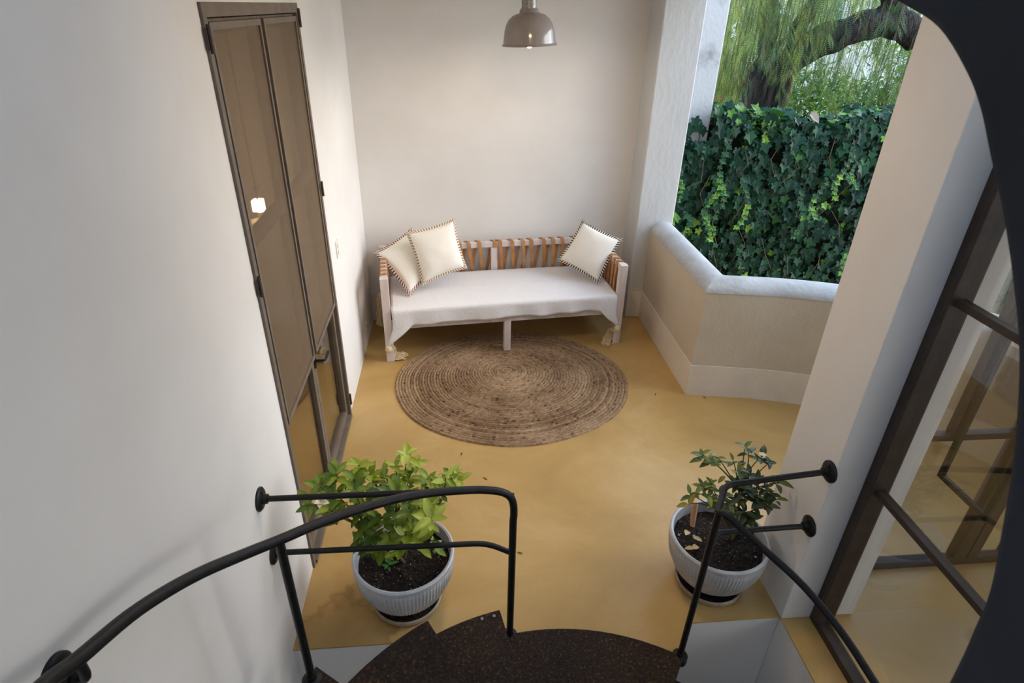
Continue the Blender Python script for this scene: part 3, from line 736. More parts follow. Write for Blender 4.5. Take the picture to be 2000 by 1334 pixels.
for k, u in enumerate(us):
    u += 0.012 * math.sin(k * 2.3)
    if abs(u - BLN / 2) < 0.02: u += 0.03
    lean = 0.062 - 0.004 * k
    pts = [bp(u + lean, BF + 0.02, 0.41), bp(u + lean, BF + 0.005, 0.44), bp(u + lean * 0.4, BF - 0.004, 0.60), bp(u, BF - 0.004, 0.720), bp(u - 0.003, BF - 0.003, 0.765), bp(u - 0.008, BF + 0.008, 0.781), bp(u - 0.02, BDP - 0.033, 0.783),
           bp(u - 0.03, BB - 0.008, 0.781), bp(u - 0.03, BB + 0.004, 0.765), bp(u - 0.035, BB + 0.004, 0.715), bp(u - 0.055, BB + 0.004, 0.58), bp(u - 0.085, BB + 0.002, 0.43)]
    obj('strap', strap_strip(pts, BU, 0.031), 'leather', day, smooth=True)
for side in (0, 1):
    uo, ui = (0.002, 0.064) if side == 0 else (BLN - 0.002, BLN - 0.064)
    um = (uo + ui) / 2; sg = 1 if side == 0 else -1
    for v in (0.105, 0.18, 0.265, 0.345, 0.43, 0.51, 0.59, 0.665):
        pts = [bp(uo + sg * 0.004, v - 0.03, 0.42), bp(uo, v - 0.015, 0.6), bp(uo, v, 0.755), bp(uo + sg * 0.012, v + 0.002, 0.774), bp(um, v + 0.006, 0.776), bp(ui - sg * 0.012, v + 0.01, 0.774), bp(ui, v + 0.012, 0.755), bp(ui, v + 0.03, 0.6), bp(ui - sg * 0.004, v + 0.04, 0.42)]
        obj('strap', strap_strip(pts, BV, 0.036), 'leather', day, smooth=True)
mt = tag(obj('mattress', bbox(0.068, BLN - 0.068, 0.012, BDP - 0.075, 0.401, 0.493), 'mattress', at=bp(BLN / 2, BDP / 2, 0.401), bevel=0.02), 'thin mattress under the white throw on the daybed', 'mattress')

# throw: draped cloth over the mattress, hanging over the front with long corners
TZ = 0.500
def throw_mesh():
    mb = MB(); nu, nv = 84, 46
    U0, U1 = 0.072, BLN - 0.072
    def P(i, j):
        s = i / nu; u = U0 + (U1 - U0) * s
        # v parameter: back edge -> front edge -> hanging
        edge = min(s, 1 - s)
        cornerL = max(0, 1 - s / 0.085); cornerR = max(0, 1 - (1 - s) / 0.075)
        drop = 0.122 + 0.006 * math.sin(s * 21) + 0.004 * math.sin(s * 47 + 1) + 0.016 * (1 - s) + 0.165 * cornerL ** 1.1 + 0.15 * cornerR ** 0.95
        top = BDP - 0.062
        L = top + drop; d = L * j / nv
        r = 0.022
        sag = 0.006 * math.sin(s * 9 + 0.5) * math.sin(d * 8)
        if d < top - r:
            v = BDP - 0.078 - d; z = TZ + 0.002 * noise.noise(Vector((u * 6, v * 6, 0))) - 0.006 * (2 * s - 1) ** 2
        elif d < top + r * (PI / 2 - 1):
            a = (d - (top - r)) / r; v = BDP - 0.078 - (top - r) - r * math.sin(a); z = TZ - r + r * math.cos(a) - 0.006 * (2 * s - 1) ** 2
        else:
            h = d - (top + r * (PI / 2 - 1)); k = h / max(drop, .01)
            v = BDP - 0.078 - top - 0.010 * k - 0.012 * k * math.sin(s * 33 + 1.5 * math.sin(s * 9)) - 0.006 * k * noise.noise(Vector((u * 14, h * 10, 3)))
            v -= 0.016 * k * cornerL + 0.016 * k * cornerR
            z = TZ - r - h - 0.006 * (2 * s - 1) ** 2
            # the loose corners pull in and fold
            u += k * (0.030 * cornerL * math.sin(h * 16 + 0.6) - 0.02 * cornerR * math.sin(h * 18))
            if cornerL > 0: u = u - k * k * 0.02 * cornerL
        return bp(u, v, z)
    for j in range(nv + 1):
        for i in range(nu + 1):
            mb.v.append(tuple(P(i, j))); mb.t.append(.5)
    for j in range(nv):
        for i in range(nu):
            a = j * (nu + 1) + i; mb.f.append((a, a + 1, a + nu + 2, a + nu + 1))
    return mb, P(2, nv), P(nu - 2, nv), P(0, nv), P(nu, nv)
tm, cl, crn, clo, cro = throw_mesh()
th = thing('throw_blanket', 'white handwoven throw covering the daybed seat, corners hanging with tassels', 'throw blanket', bp(BLN / 2, BDP / 2, TZ))
o = obj('cloth', tm, 'throw', th, smooth='all')
so = o.modifiers.new('thickness', 'SOLIDIFY'); so.thickness = 0.004; so.offset = 1
sm_ = MB()
sp_ = [bp(0.075 + (BLN - 0.15) * k / 40, 0.38, TZ + 0.004 - 0.006 * (2 * k / 40 - 1) ** 2) for k in range(41)]
sm_.tube(sp_, 0.0022, 6); obj('seam', sm_, 'throw', th)
def tassel(path, seed):
    rr = random.Random(seed); mb = MB()
    pts = smoothpath(path, 6)
    mb.tube(pts[:5], 0.006, 8)
    # round head, a tie, then a skirt of yarn loops
    h = pts[4]
    mb.lathe([(0.001, 0.028), (0.020, 0.023), (0.030, 0.005), (0.030, -0.010), (0.020, -0.028), (0.001, -0.033)], 14, h)
    for k in range(46):
        a = rr.uniform(0, 2 * PI); q = rr.uniform(0.2, 1)
        ps = []
        m = len(pts) - 5
        for i in range(5, len(pts)):
            t = (i - 5) / max(1, m - 1)
            rad = (0.016 + 0.030 * t) * q
            wv = 0.006 * math.sin(t * 14 + a * 3)
            ps.append(pts[i] + Vector((math.cos(a) * rad + wv, math.sin(a) * rad * 0.9, (0.02 * math.sin(a) * t) + wv)))
        ps = [p if p.z > 0.008 else Vector((p.x, p.y, 0.008)) for p in ps]
        mb.tube(ps, 0.0052, 5)
    return mb
fL = Vector((onz(782, 706).x, onz(782, 706).y, 0)); fR = Vector((onz(1192, 672).x, onz(1192, 672).y, 0))
kL = onz(768, 690, 0.06)
obj('tassel', tassel([clo, clo + Vector((0, -0.015, -0.03)), kL + Vector((0, 0, 0.05)), kL + Vector((0.005, 0, -0.01)), Vector((kL.x + 0.04, kL.y - 0.01, 0.035)), Vector((kL.x + 0.085, kL.y - 0.0, 0.035))], 1), 'yarn', th, smooth=True)['label'] = 'cream yarn tassel'
kR = onz(1188, 655, 0.07)
obj('tassel', tassel([cro, cro + Vector((-0.02, -0.03, -0.02)), kR + Vector((0.02, -0.02, 0.07)), kR + Vector((0.005, 0, 0.0)), Vector((kR.x - 0.015, kR.y - 0.02, 0.035)), Vector((kR.x - 0.02, kR.y - 0.05, 0.02))], 2), 'yarn', th, smooth=True)['label'] = 'cream yarn tassel'
kB = bp(-0.035, BDP - 0.22, 0.0)
obj('tassel', tassel([bp(0.0, BDP - 0.22, 0.40), bp(-0.03, BDP - 0.22, 0.36), kB + Vector((0, 0, 0.28)), kB + Vector((0, 0, 0.20)), kB + Vector((0, 0, 0.14)), kB + Vector((0.0, 0, 0.09))], 3), 'yarn', th, smooth=True)['label'] = 'cream yarn tassel'

# ------------------------------------------------------------------ cushions
def cushion(label, corners, nrm, stitch, puff=0.075):
    A, B, C_, D = corners                      # bottom left, bottom right, top right, top left
    c = (A + B + C_ + D) / 4
    ro = thing('cushion', label, 'cushion', min(corners, key=lambda p: p.z), 'cushions on the daybed')
    n = 22; mb = MB()
    def base(s, t, k=1.0):
        # sides bow inwards between the corners
        s2 = 2 * s - 1; t2 = 2 * t - 1
        S = s2 * (1 - 0.085 * (1 - t2 * t2) * abs(s2)) ; T = t2 * (1 - 0.085 * (1 - s2 * s2) * abs(t2))
        s, t = (S * k + 1) / 2, (T * k + 1) / 2
        return (A * (1 - s) + B * s) * (1 - t) + (D * (1 - s) + C_ * s) * t
    for side in (1, -1):
        o = len(mb.v)
        for j in range(n + 1):
            for i in range(n + 1):
                s, t = i / n, j / n
                q = ((1 - (2 * s - 1) ** 2) * (1 - (2 * t - 1) ** 2))
                hgt = puff * (max(q, 0) ** 0.42)
                hgt *= 1 + 0.07 * noise.noise(Vector((s * 4 + c.x * 3, t * 4, c.x)))
                mb.v.append(tuple(base(s, t, 0.965) + nrm * hgt * side)); mb.t.append(.5)
        for j in range(n):
            for i in range(n):
                a = o + j * (n + 1) + i; f = (a, a + 1, a + n + 2, a + n + 1)
                mb.f.append(f if side == 1 else f[::-1])
    ob = obj('cover', mb, 'cushion', ro, smooth='all')
    # blanket stitch: short ribs all around the hem, light and dark in turn
    hm = MB(); M_ = 36
    for e in range(4):
        for k in range(M_):
            t0, t1 = (k + 0.04) / M_, (k + 0.96) / M_
            def ep(t, kk): return base(*((t, 0), (1, t), (1 - t, 1), (0, 1 - t))[e], kk)
            a0, a1, b0, b1 = ep(t0, 0.93), ep(t1, 0.93), ep(t0, 1.045), ep(t1, 1.045)
            w_ = 0.011
            hm.add([a0 + nrm * w_, a1 + nrm * w_, b1 + nrm * 0.004, b0 + nrm * 0.004, a0 - nrm * w_, a1 - nrm * w_, b1 - nrm * 0.004, b0 - nrm * 0.004],
                   [(0, 1, 2, 3), (7, 6, 5, 4), (0, 4, 5, 1), (1, 5, 6, 2), (2, 6, 7, 3), (3, 7, 4, 0)], tint=float(k % 2))
    obj('stitched_edge', hm, stitch, ro, tint=True)
    return ro
def plane_pts(pxs, o, nn):
    out = []
    for x, y in pxs:
        d = ray(x, y); out.append(CAM + d * ((o - CAM).dot(nn) / d.dot(nn)))
    return out
# back one of the pair, leaning on the left arm
nA = Vector((0.20, -0.60, 0.75)).normalized()
oA = onz(800, 576, TZ + 0.015)
cushion('ivory cushion with red brown stitching in the left corner of the daybed, partly hidden', plane_pts([(733, 494), (800, 576), (872, 512), (803, 447)], oA, nA), nA, 'stitch_red', 0.07)
nB = Vector((0.12, -0.88, 0.45)).normalized()
oB = onz(826, 556, TZ + 0.02) - ray(826, 556) * 0.15
cushion('ivory cushion with tan stitching standing in front of the red edged cushion', plane_pts([(826, 556), (911, 523), (887, 428), (794, 455)], oB, nB), nB, 'stitch_tan', 0.08)
nC = Vector((-0.35, -0.76, 0.55)).normalized()
oC = onz(1168, 552, TZ + 0.015) - ray(1168, 552) * 0.03
cushion('ivory cushion with black and white stitching at the right end of the daybed', plane_pts([(1090, 508), (1168, 552), (1214, 468), (1138, 431)], oC, nC), nC, 'stitch_black', 0.075)

# ------------------------------------------------------------------ rug
RC = Vector((0.425, 4.12, 0)); RA, RBB = 0.952, 0.83
def rug():
    mb = MB(); rings = 40; n = 640; prof = []; q_ = random.Random(3)
    for k in range(rings):
        for q in range(4): prof.append((k, q, (k + q / 4) / rings, 0.004 + 0.010 * math.sin(PI * (q / 4 * 0.9 + 0.05))))
    prof.append((rings, 0, 1.0, 0.005)); prof.append((rings, 1, 1.003, 0.001))
    tone = [q_.gauss(0.52, 0.065) for k in range(rings + 1)]
    cell = {}
    for k, q, r, h in prof:
        m = max(6, int(2 * PI * (k + 0.5) / rings * 0.95 / 0.021))
        for i in range(n):
            a = 2 * PI * i / n
            w = 1 + 0.006 * math.sin(3 * a + 1) + 0.004 * math.sin(7 * a)
            x = RA * r * math.cos(a) * w - 0.03 * (1 - r); y = RBB * r * math.sin(a) * w + 0.17 * (1 - r)
            ph = m * a / (2 * PI) + (0.5 if q >= 2 else 0) + 0.3 * q
            c = (k, q >= 2, int(ph) % m)
            if c not in cell: cell[c] = q_.gauss(0, 0.075) - (0.28 if q_.random() < 0.05 else 0)
            h2 = h + 0.0030 * abs(math.sin(PI * ph)) if k < rings else h
            mb.v.append((RC.x + x, RC.y + y, max(h2, 0.001))); mb.t.append(min(1, max(0, tone[k] + cell[c] - (0.14 if q == 0 else 0))))  # grooves between rings darkened in the tint, as shade
    for j in range(len(prof) - 1):
        for i in range(n):
            a = j * n + i; b = j * n + (i + 1) % n; mb.f.append((a, b, b + n, a + n))
    return mb
tag(obj('rug', rug(), 'rug', at=(RC.x, RC.y + 0.17, 0), smooth='all', tint=True), 'round braided jute rug on the ochre floor partly under the daybed', 'rug')

# ------------------------------------------------------------------ plants
def leaf(mb, p, d, nrm, L, W, tint, fold=0.18, curl=0.15, n=6):
    """elliptic pointed leaf from p along d, folded along its midrib"""
    d = d.normalized(); s = d.cross(nrm).normalized(); nn = s.cross(d).normalized()
    o = len(mb.v)
    for i in range(n + 1):
        t = i / n
        wv = W * 0.5 * (math.sin(PI * min(1, t ** 0.85))) ** 0.8 if 0 < t < 1 else 0.0
        c = p + d * (L * t) - nn * (curl * L * t * t)
        mb.v.append(tuple(c)); mb.v.append(tuple(c + s * wv + nn * wv * fold * 2)); mb.v.append(tuple(c - s * wv + nn * wv * fold * 2)); mb.t += [min(1, tint + 0.14), max(0, tint - 0.05), max(0, tint - 0.05)]
    for i in range(n):
        a = o + 3 * i
        mb.f.append((a, a + 1, a + 4, a + 3)); mb.f.append((a + 2, a, a + 3, a + 5))
def rosette(mb, p, axis, k, L, rr, tlo, thi, droop=0.3):
    axis = axis.normalized(); u = axis.orthogonal().normalized(); v = axis.cross(u); a0 = rr.uniform(0, 6)
    for i in range(k):
        a = a0 + i * 2.4; e = rr.uniform(0.15, 0.75)
        d = (u * math.cos(a) + v * math.sin(a)) * math.cos(e) + axis * math.sin(e)
        q = p - axis * (0.012 * i * rr.uniform(0.3, 1))
        ll = L * rr.uniform(0.65, 1.15)
        d = (d + Vector((rr.uniform(-.2, .2), rr.uniform(-.2, .2), rr.uniform(-.2, .1)))).normalized()
        leaf(mb, q, d, axis, ll, ll * rr.uniform(0.38, 0.48), rr.uniform(tlo, thi), curl=rr.uniform(0, droop))
def branch(mb, a, b, r0, r1, rr, sag=0.08):
    m = (a + b) / 2 + Vector((rr.uniform(-sag, sag), rr.uniform(-sag, sag), rr.uniform(-0.02, 0.05)))
    mb.tube([a * (1 - t) ** 2 + m * 2 * t * (1 - t) + b * t * t for t in [k / 7 for k in range(8)]], [r0 + (r1 - r0) * k / 7 for k in range(8)], 6)
def potted(label, c, rim_r, hgt, foot_r, tilt_dir, sau_label, stain):
    """ribbed bowl pot in its saucer; returns root, soil centre"""
    prof_o = [(foot_r * 0.9, 0.028), (foot_r, 0.032), (foot_r * 1.25, 0.055), (rim_r * 0.80, hgt * 0.36), (rim_r * 0.95, hgt * 0.62), (rim_r * 1.0, hgt * 0.86), (rim_r * 0.995, hgt * 0.90)]
    n = 420; mb = MB()
    pr = []
    for i in range(len(prof_o) - 1):
        for k in range(4):
            t = k / 4; pr.append((prof_o[i][0] * (1 - t) + prof_o[i + 1][0] * t, prof_o[i][1] * (1 - t) + prof_o[i + 1][1] * t))
    pr.append(prof_o[-1]); nr = len(pr)
    pr += [(rim_r * 1.012, hgt * 0.93), (rim_r * 1.015, hgt * 0.98), (rim_r * 0.985, hgt), (rim_r * 0.945, hgt * 0.99), (rim_r * 0.93, hgt * 0.9), (rim_r * 0.90, hgt * 0.7), (0.002, hgt * 0.68)]
    def rib(r, h, a, j):
        if j < nr and h > 0.05: return r * (1 + 0.022 * (0.5 + 0.5 * math.cos(a * 84)) * min(1, (h - 0.05) / 0.05) * (1 if h < hgt * 0.85 else 0.3))
        return r
    root = thing('potted_shrub', label, 'potted plant', (c.x, c.y, 0.02))
    mb.lathe(pr, n, c, rmod=rib)
    obj('pot', mb, 'pot', root, smooth=True)
    sb = MB(); R0 = rim_r * 0.915; rr = random.Random(int(c.x * 100))
    nr_, na = 16, 56
    sb.v.append((c.x, c.y, hgt * 0.86)); sb.t.append(.5)
    for j in range(1, nr_ + 1):
        for k in range(na):
            a = 2 * PI * k / na; r = R0 * j / nr_
            x, y = c.x + r * math.cos(a), c.y + r * math.sin(a)
            z = hgt * 0.84 + 0.018 * noise.noise(Vector((x * 9, y * 9, 0))) + 0.010 * noise.noise(Vector((x * 30, y * 30, 2))) - 0.014 * (j / nr_) ** 2
            sb.v.append((x, y, z)); sb.t.append(.5)
    for k in range(na): sb.f.append((0, 1 + k, 1 + (k + 1) % na))
    for j in range(nr_ - 1):
        for k in range(na):
            a = 1 + j * na + k; b = 1 + j * na + (k + 1) % na; sb.f.append((a, a + na, b + na, b))
    so_ = obj('soil', sb, 'soil', root, smooth='all')
    gr = MB()
    for k in range(130):
        a = rr.uniform(0, 2 * PI); r = R0 * math.sqrt(rr.random()) * 0.97; s = rr.uniform(0.0011, 0.003) * (2.8 if rr.random() < 0.06 else 1)
        x, y = c.x + r * math.cos(a), c.y + r * math.sin(a)
        z = hgt * 0.84 + 0.018 * noise.noise(Vector((x * 9, y * 9, 0))) + 0.010 * noise.noise(Vector((x * 30, y * 30, 2))) - 0.014 * (r / R0) ** 2
        gr.lathe([(0.0003, -s), (s * 0.8, -s * 0.5), (s, 0), (s * 0.7, s * 0.6), (0.0003, s)], 6, (x, y, z + s * 0.3), axis=(rr.uniform(-1, 1), rr.uniform(-1, 1), 1))
    g_ = obj('grit', gr, 'perlite', root); g_['kind'] = 'stuff'; g_['label'] = 'pale grit scattered on the soil'
    # saucer: own thing under the pot
    sr = rim_r * 0.715; sc_ = MB()
    sc_.lathe([(0.002, 0.0), (sr * 0.9, 0.0), (sr, 0.012), (sr * 1.02, 0.036), (sr * 0.985, 0.040), (sr * 0.95, 0.034), (sr * 0.92, 0.018), (0.002, 0.016)], 64, c)
    sroot = thing('plant_saucer', sau_label, 'saucer', (c.x, c.y, 0))
    obj('dish', sc_, 'saucer', sroot, smooth=True)
    dr = MB(); dr.lathe([(0.002, 0.017), (sr * 0.915, 0.0175), (sr * 0.90, 0.0235), (0.002, 0.0245)], 48, c)
    d_ = obj('spilled_soil' if stain else 'standing_water', dr, 'soil' if stain else 'iron', sroot, smooth=True)
    d_['label'] = 'wet soil spilled in the saucer' if stain else 'dark water standing in the saucer'
    return root, Vector((c.x, c.y, hgt * 0.84))

# left shrub
cL = Vector((-0.300, 2.105, 0))
rootL, sL = potted('bushy light green shrub in a ribbed white pot, left of the two pots', cL, 0.246, 0.345, 0.115, None, 'round clay saucer under the left ribbed pot, full of wet soil', True)
rr = random.Random(11)
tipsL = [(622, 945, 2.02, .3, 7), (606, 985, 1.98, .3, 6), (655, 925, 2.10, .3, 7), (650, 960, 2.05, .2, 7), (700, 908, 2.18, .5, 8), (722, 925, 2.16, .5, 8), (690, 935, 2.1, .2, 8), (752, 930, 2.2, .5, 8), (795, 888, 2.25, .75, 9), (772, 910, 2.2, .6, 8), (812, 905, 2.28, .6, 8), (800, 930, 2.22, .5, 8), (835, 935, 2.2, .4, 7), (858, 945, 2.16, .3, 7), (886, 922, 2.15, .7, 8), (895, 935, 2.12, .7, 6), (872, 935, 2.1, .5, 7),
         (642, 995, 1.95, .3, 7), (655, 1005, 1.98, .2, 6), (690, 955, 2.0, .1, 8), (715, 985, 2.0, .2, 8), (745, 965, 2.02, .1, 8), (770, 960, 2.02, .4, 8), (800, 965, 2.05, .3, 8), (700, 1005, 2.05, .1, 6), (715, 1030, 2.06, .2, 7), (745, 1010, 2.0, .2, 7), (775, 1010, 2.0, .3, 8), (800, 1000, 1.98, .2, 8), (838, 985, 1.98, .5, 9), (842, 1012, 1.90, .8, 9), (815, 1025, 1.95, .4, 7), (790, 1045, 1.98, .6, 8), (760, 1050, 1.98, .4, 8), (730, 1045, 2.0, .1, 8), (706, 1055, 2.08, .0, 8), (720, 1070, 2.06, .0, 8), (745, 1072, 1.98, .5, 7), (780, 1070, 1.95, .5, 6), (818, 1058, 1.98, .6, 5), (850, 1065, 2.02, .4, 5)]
sm_, lm = MB(), MB()
hubs = [sL + Vector((0.0, 0.0, 0.16)), sL + Vector((-0.13, 0.02, 0.17)), sL + Vector((0.11, 0.03, 0.18)), sL + Vector((-0.03, 0.10, 0.2))]
for hb in hubs: branch(sm_, sL + Vector((rr.uniform(-.05, .05), rr.uniform(-.04, .04), -0.02)), hb, 0.010, 0.006, rr, 0.04)
for x, y, Y, t, k in tipsL:
    p = ony(x, y, Y)
    if p.z < sL.z + 0.03: p.z = sL.z + 0.03
    hb = min(hubs, key=lambda h: (h - p).length)
    branch(sm_, hb, p, 0.005, 0.0025, rr, 0.03)
    ax = (p - sL).normalized() * 0.6 + Vector((0, -0.25, 0.7))
    Lf = rr.uniform(0.066, 0.092) * (1.3 if (x, y) == (842, 1012) else 1)
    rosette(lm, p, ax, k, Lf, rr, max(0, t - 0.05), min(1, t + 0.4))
    for q in range(3):
        mpt = hb.lerp(p, rr.uniform(0.35, 0.95)); a = rr.uniform(0, 6)
        leaf(lm, mpt, Vector((math.cos(a), math.sin(a), rr.uniform(-.2, .6))), Vector((0, 0, 1)), rr.uniform(0.04, 0.07), rr.uniform(0.02, 0.034), rr.uniform(0, 0.5))
obj('stem', sm_, 'stem', rootL, smooth=True)
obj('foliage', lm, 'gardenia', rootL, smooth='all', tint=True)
fm = MB(); fp = ony(626, 980, 1.93)
for k in range(9):
    a = k * 2.4; e = 0.2 + 0.12 * k
    leaf(fm, fp, Vector((math.cos(a) * math.cos(e), math.sin(a) * math.cos(e) - 0.3, math.sin(e))), Vector((0, -0.5, 0.8)), 0.034, 0.024, 0.5, curl=0.5)
obj('flower', fm, 'petal', rootL, smooth='all')['label'] = 'cream fading flower'
for (x, y), lab in (((758, 1103), 'small bright green seedling growing at the front of the left pot'), ((856, 1075), 'small upright green seedling at the right rim of the left pot')):
    p = onz(x, y, sL.z + 0.02); sd = MB(); ss = MB()
    base = Vector((p.x, p.y, sL.z - 0.012)); tp = base + Vector((0, 0, 0.05)); ss.tube([base, tp], 0.002, 6)
    rosette(sd, tp, Vector((0, -0.2, 1)), 8, 0.052, rr, 0.1, 0.9, 0.3)
    r_ = thing('seedling', lab, 'seedling', base)
    obj('stem', ss, 'stem', r_); obj('leaves', sd, 'seedling', r_, smooth='all', tint=True)

# right shrub
cR = Vector((1.312, 2.098, 0))
rootR, sR = potted('sparse dark leaved shrub in a ribbed white pot beside the column', cR, 0.246, 0.35, 0.115, None, 'round clay saucer under the right ribbed pot, holding dark water', False)
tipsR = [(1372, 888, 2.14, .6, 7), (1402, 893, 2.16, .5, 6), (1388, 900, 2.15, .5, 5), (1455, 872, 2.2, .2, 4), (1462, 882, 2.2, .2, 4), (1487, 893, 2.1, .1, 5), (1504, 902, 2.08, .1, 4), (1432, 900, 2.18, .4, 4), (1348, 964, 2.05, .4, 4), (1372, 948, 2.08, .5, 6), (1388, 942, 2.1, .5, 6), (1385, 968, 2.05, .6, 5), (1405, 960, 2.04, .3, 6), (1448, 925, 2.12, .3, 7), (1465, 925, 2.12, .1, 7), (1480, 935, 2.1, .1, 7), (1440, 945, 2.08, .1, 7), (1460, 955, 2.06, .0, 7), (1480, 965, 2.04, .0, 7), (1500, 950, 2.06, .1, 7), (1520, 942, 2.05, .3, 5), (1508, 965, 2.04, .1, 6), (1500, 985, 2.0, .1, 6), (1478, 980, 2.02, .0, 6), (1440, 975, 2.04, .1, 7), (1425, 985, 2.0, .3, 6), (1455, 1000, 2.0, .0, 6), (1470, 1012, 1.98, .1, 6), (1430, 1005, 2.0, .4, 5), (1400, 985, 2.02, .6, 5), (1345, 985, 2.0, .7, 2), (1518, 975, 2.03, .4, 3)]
rr = random.Random(23); sm_, lm = MB(), MB()
base = sR + Vector((0.10, 0.02, -0.02))
hubs = [base + Vector((0.0, 0.0, 0.17)), base + Vector((-0.10, 0.03, 0.19)), base + Vector((0.06, 0.01, 0.2)), base + Vector((0.0, 0.07, 0.28))]
for hb in hubs: branch(sm_, base + Vector((rr.uniform(-.03, .03), rr.uniform(-.03, .03), 0)), hb, 0.008, 0.005, rr, 0.03)
for x, y, Y, t, k in tipsR:
    p = ony(x, y, Y)
    if p.z < sR.z + 0.03: p.z = sR.z + 0.03
    if p.x > 1.53 and p.y > 1.83: p.x = 1.53
    hb = min(hubs, key=lambda h: (h - p).length)
    branch(sm_, hb, p, 0.0042, 0.002, rr, 0.03)
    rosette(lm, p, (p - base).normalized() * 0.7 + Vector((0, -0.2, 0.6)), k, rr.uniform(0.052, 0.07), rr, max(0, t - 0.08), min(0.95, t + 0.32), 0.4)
    if rr.random() < 0.45:
        mpt = hb.lerp(p, rr.uniform(0.5, 0.95)); a = rr.uniform(0, 6)
        leaf(lm, mpt, Vector((math.cos(a), math.sin(a), rr.uniform(-.4, .2))), Vector((0, 0, 1)), rr.uniform(0.04, 0.06), rr.uniform(0.02, 0.03), rr.choice([0.1, 0.4, 0.97, 1.0]))
obj('stem', sm_, 'stem', rootR, smooth=True)
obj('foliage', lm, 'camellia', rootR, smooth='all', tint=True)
fm = MB(); fp = ony(1489, 889, 2.1)
for k in range(7):
    a = k * 2.4; leaf(fm, fp, Vector((math.cos(a), math.sin(a), 0.4)), Vector((0, 0, 1)), 0.02, 0.014, .5)
obj('flower', fm, 'petal', rootR, smooth='all')['label'] = 'small faded flower'
# clay stick and dry leaves in the right pot
pa = onz(1352, 1028, sR.z - 0.005); pb = pa + Vector((0.012, 0.05, 0.125))
ck = MB(); ck.tube([pa, pa.lerp(pb, .3), pa.lerp(pb, .7), pb, pb + (pb - pa) * 0.02], [0.012, 0.0145, 0.016, 0.017, 0.012], 16)
tag(obj('watering_stick', ck, 'clay', at=pa, smooth=True), 'terracotta stick stuck upright in the soil of the right pot', 'clay stick')
for x, y, lab in ((1344, 1037, 'curled dry leaf lying at the foot of the terracotta stick'), (1336, 1072, 'dry leaf lying on the soil near the left rim of the right pot'), (1362, 1066, 'pale dry leaf in the middle of the soil of the right pot'), (1372, 1058, 'yellowed leaf beside the iron post in the right pot')):
    p = onz(x, y, sR.z + 0.012); d_ = MB()
    leaf(d_, p, Vector((rr.uniform(-1, 1), rr.uniform(-1, 1), 0.05)), Vector((0.2, 0, 1)), 0.055, 0.032, .5, fold=0.4, curl=-0.3)
    tag(obj('dry_leaf', d_, 'dry', at=p, smooth='all'), lab, 'dry leaf', 'dry leaves in the right pot')
p = onz(733, 1086, sL.z + 0.012); d_ = MB(); leaf(d_, p, Vector((0.9, 0.3, 0.1)), Vector((0, 0, 1)), 0.04, 0.026, .5, curl=-0.2)
tag(obj('dry_leaf', d_, 'petal', at=p, smooth='all'), 'pale fallen petal on the soil of the left pot below the lower guard bar', 'petal')
# bits of litter on the floor
lit = [(902, 883, 'dark leaf scrap on the floor between rug and left shrub'), (1281, 768, 'dark leaf scrap on the floor left of the parapet corner'), (1445, 774, 'dark twig scrap on the floor at the foot of the curved parapet'), (1379, 779, 'leaf scrap on the floor just right of the parapet corner'), (1010, 1078, 'tiny scrap on the floor right of the iron post'), (952, 937, 'tiny scrap on the floor right of the left shrub')]
for x, y, lab in lit:
    p = onz(x, y, 0.002); d_ = MB(); leaf(d_, p, Vector((rr.uniform(-1, 1), rr.uniform(-1, 1), 0.03)), Vector((0, 0, 1)), 0.038, 0.009, .5, curl=-0.05)
    tag(obj('leaf_scrap', d_, 'litter', at=p), lab, 'leaf scrap', 'leaf scraps on the floor')

# ------------------------------------------------------------------ garden beyond the parapet
gd = MB(); gd.box(1.9, 16, 2.2, 24, -0.5, -0.3)
struct('ground', gd, 'earth', label='garden ground beyond the parapet', cat='ground')
YI = 5.98
gw = MB(); gw.box(2.02, 2.5, YI, YI + 0.25, -0.3, 1.50); gw.box(2.5, 8.5, YI, YI + 0.25, -0.3, 1.72)
struct('wall_garden', gw, 'ivy_wall', label='garden wall hidden under the ivy, coloured near black as shade in the gaps', cat='wall')
le = MB(); le.box(2.02, 2.50, YI - 0.08, YI + 0.3, 1.50, 1.535)
struct('trim_2', le, 'ledge', label='grey ledge under the stained pier', cat='trim')
pr_ = MB(); pr_.box(1.9, 2.475, YI - 0.08, YI + 0.35, 1.535, 4.2)
struct('wall_pier', pr_, 'plaster_stained', label='stained white pier outside behind the pillar', cat='wall', bevel=0.015)
fw = MB(); fw.box(2, 16, 13.5, 13.7, -0.3, 3.4)
struct('wall_garden_far', fw, 'far_white', label='bright white wall at the far end of the garden', cat='wall')

IVY = [(0, 0), (0.10, -0.13), (0.30, -0.20), (0.46, -0.10), (0.36, 0.10), (0.52, 0.22), (0.62, 0.42), (0.36, 0.46), (0.24, 0.58), (0.13, 0.82), (0, 1.0)]
def ivy_leaf(mb, p, d, nrm, S, tint, rr):
    """five lobed leaf, stalk end at p, tip along d"""
    d = d.normalized(); s = d.cross(nrm).normalized(); nn = s.cross(d).normalized(); o = len(mb.v)
    f = rr.uniform(0.05, 0.35); cu = rr.uniform(-0.05, 0.3)
    c = p + d * (0.30 * S); mb.v.append(tuple(c + nn * 0.0)); mb.t.append(tint)
    pts = IVY + [(-x, y) for x, y in IVY[-2:0:-1]]
    for x, y in pts:
        q = p + s * (x * S) + d * (y * S) + nn * (abs(x) * S * f - cu * S * max(0, y - 0.3) ** 2)
        mb.v.append(tuple(q)); mb.t.append(tint)
    n = len(pts)
    for k in range(n): mb.f.append((o, o + 1 + k, o + 1 + (k + 1) % n))
rr = random.Random(5)
iv = thing('ivy_hedge', 'dense dark green ivy covering the garden wall beyond the parapet', 'ivy', (4.0, YI, -0.3))
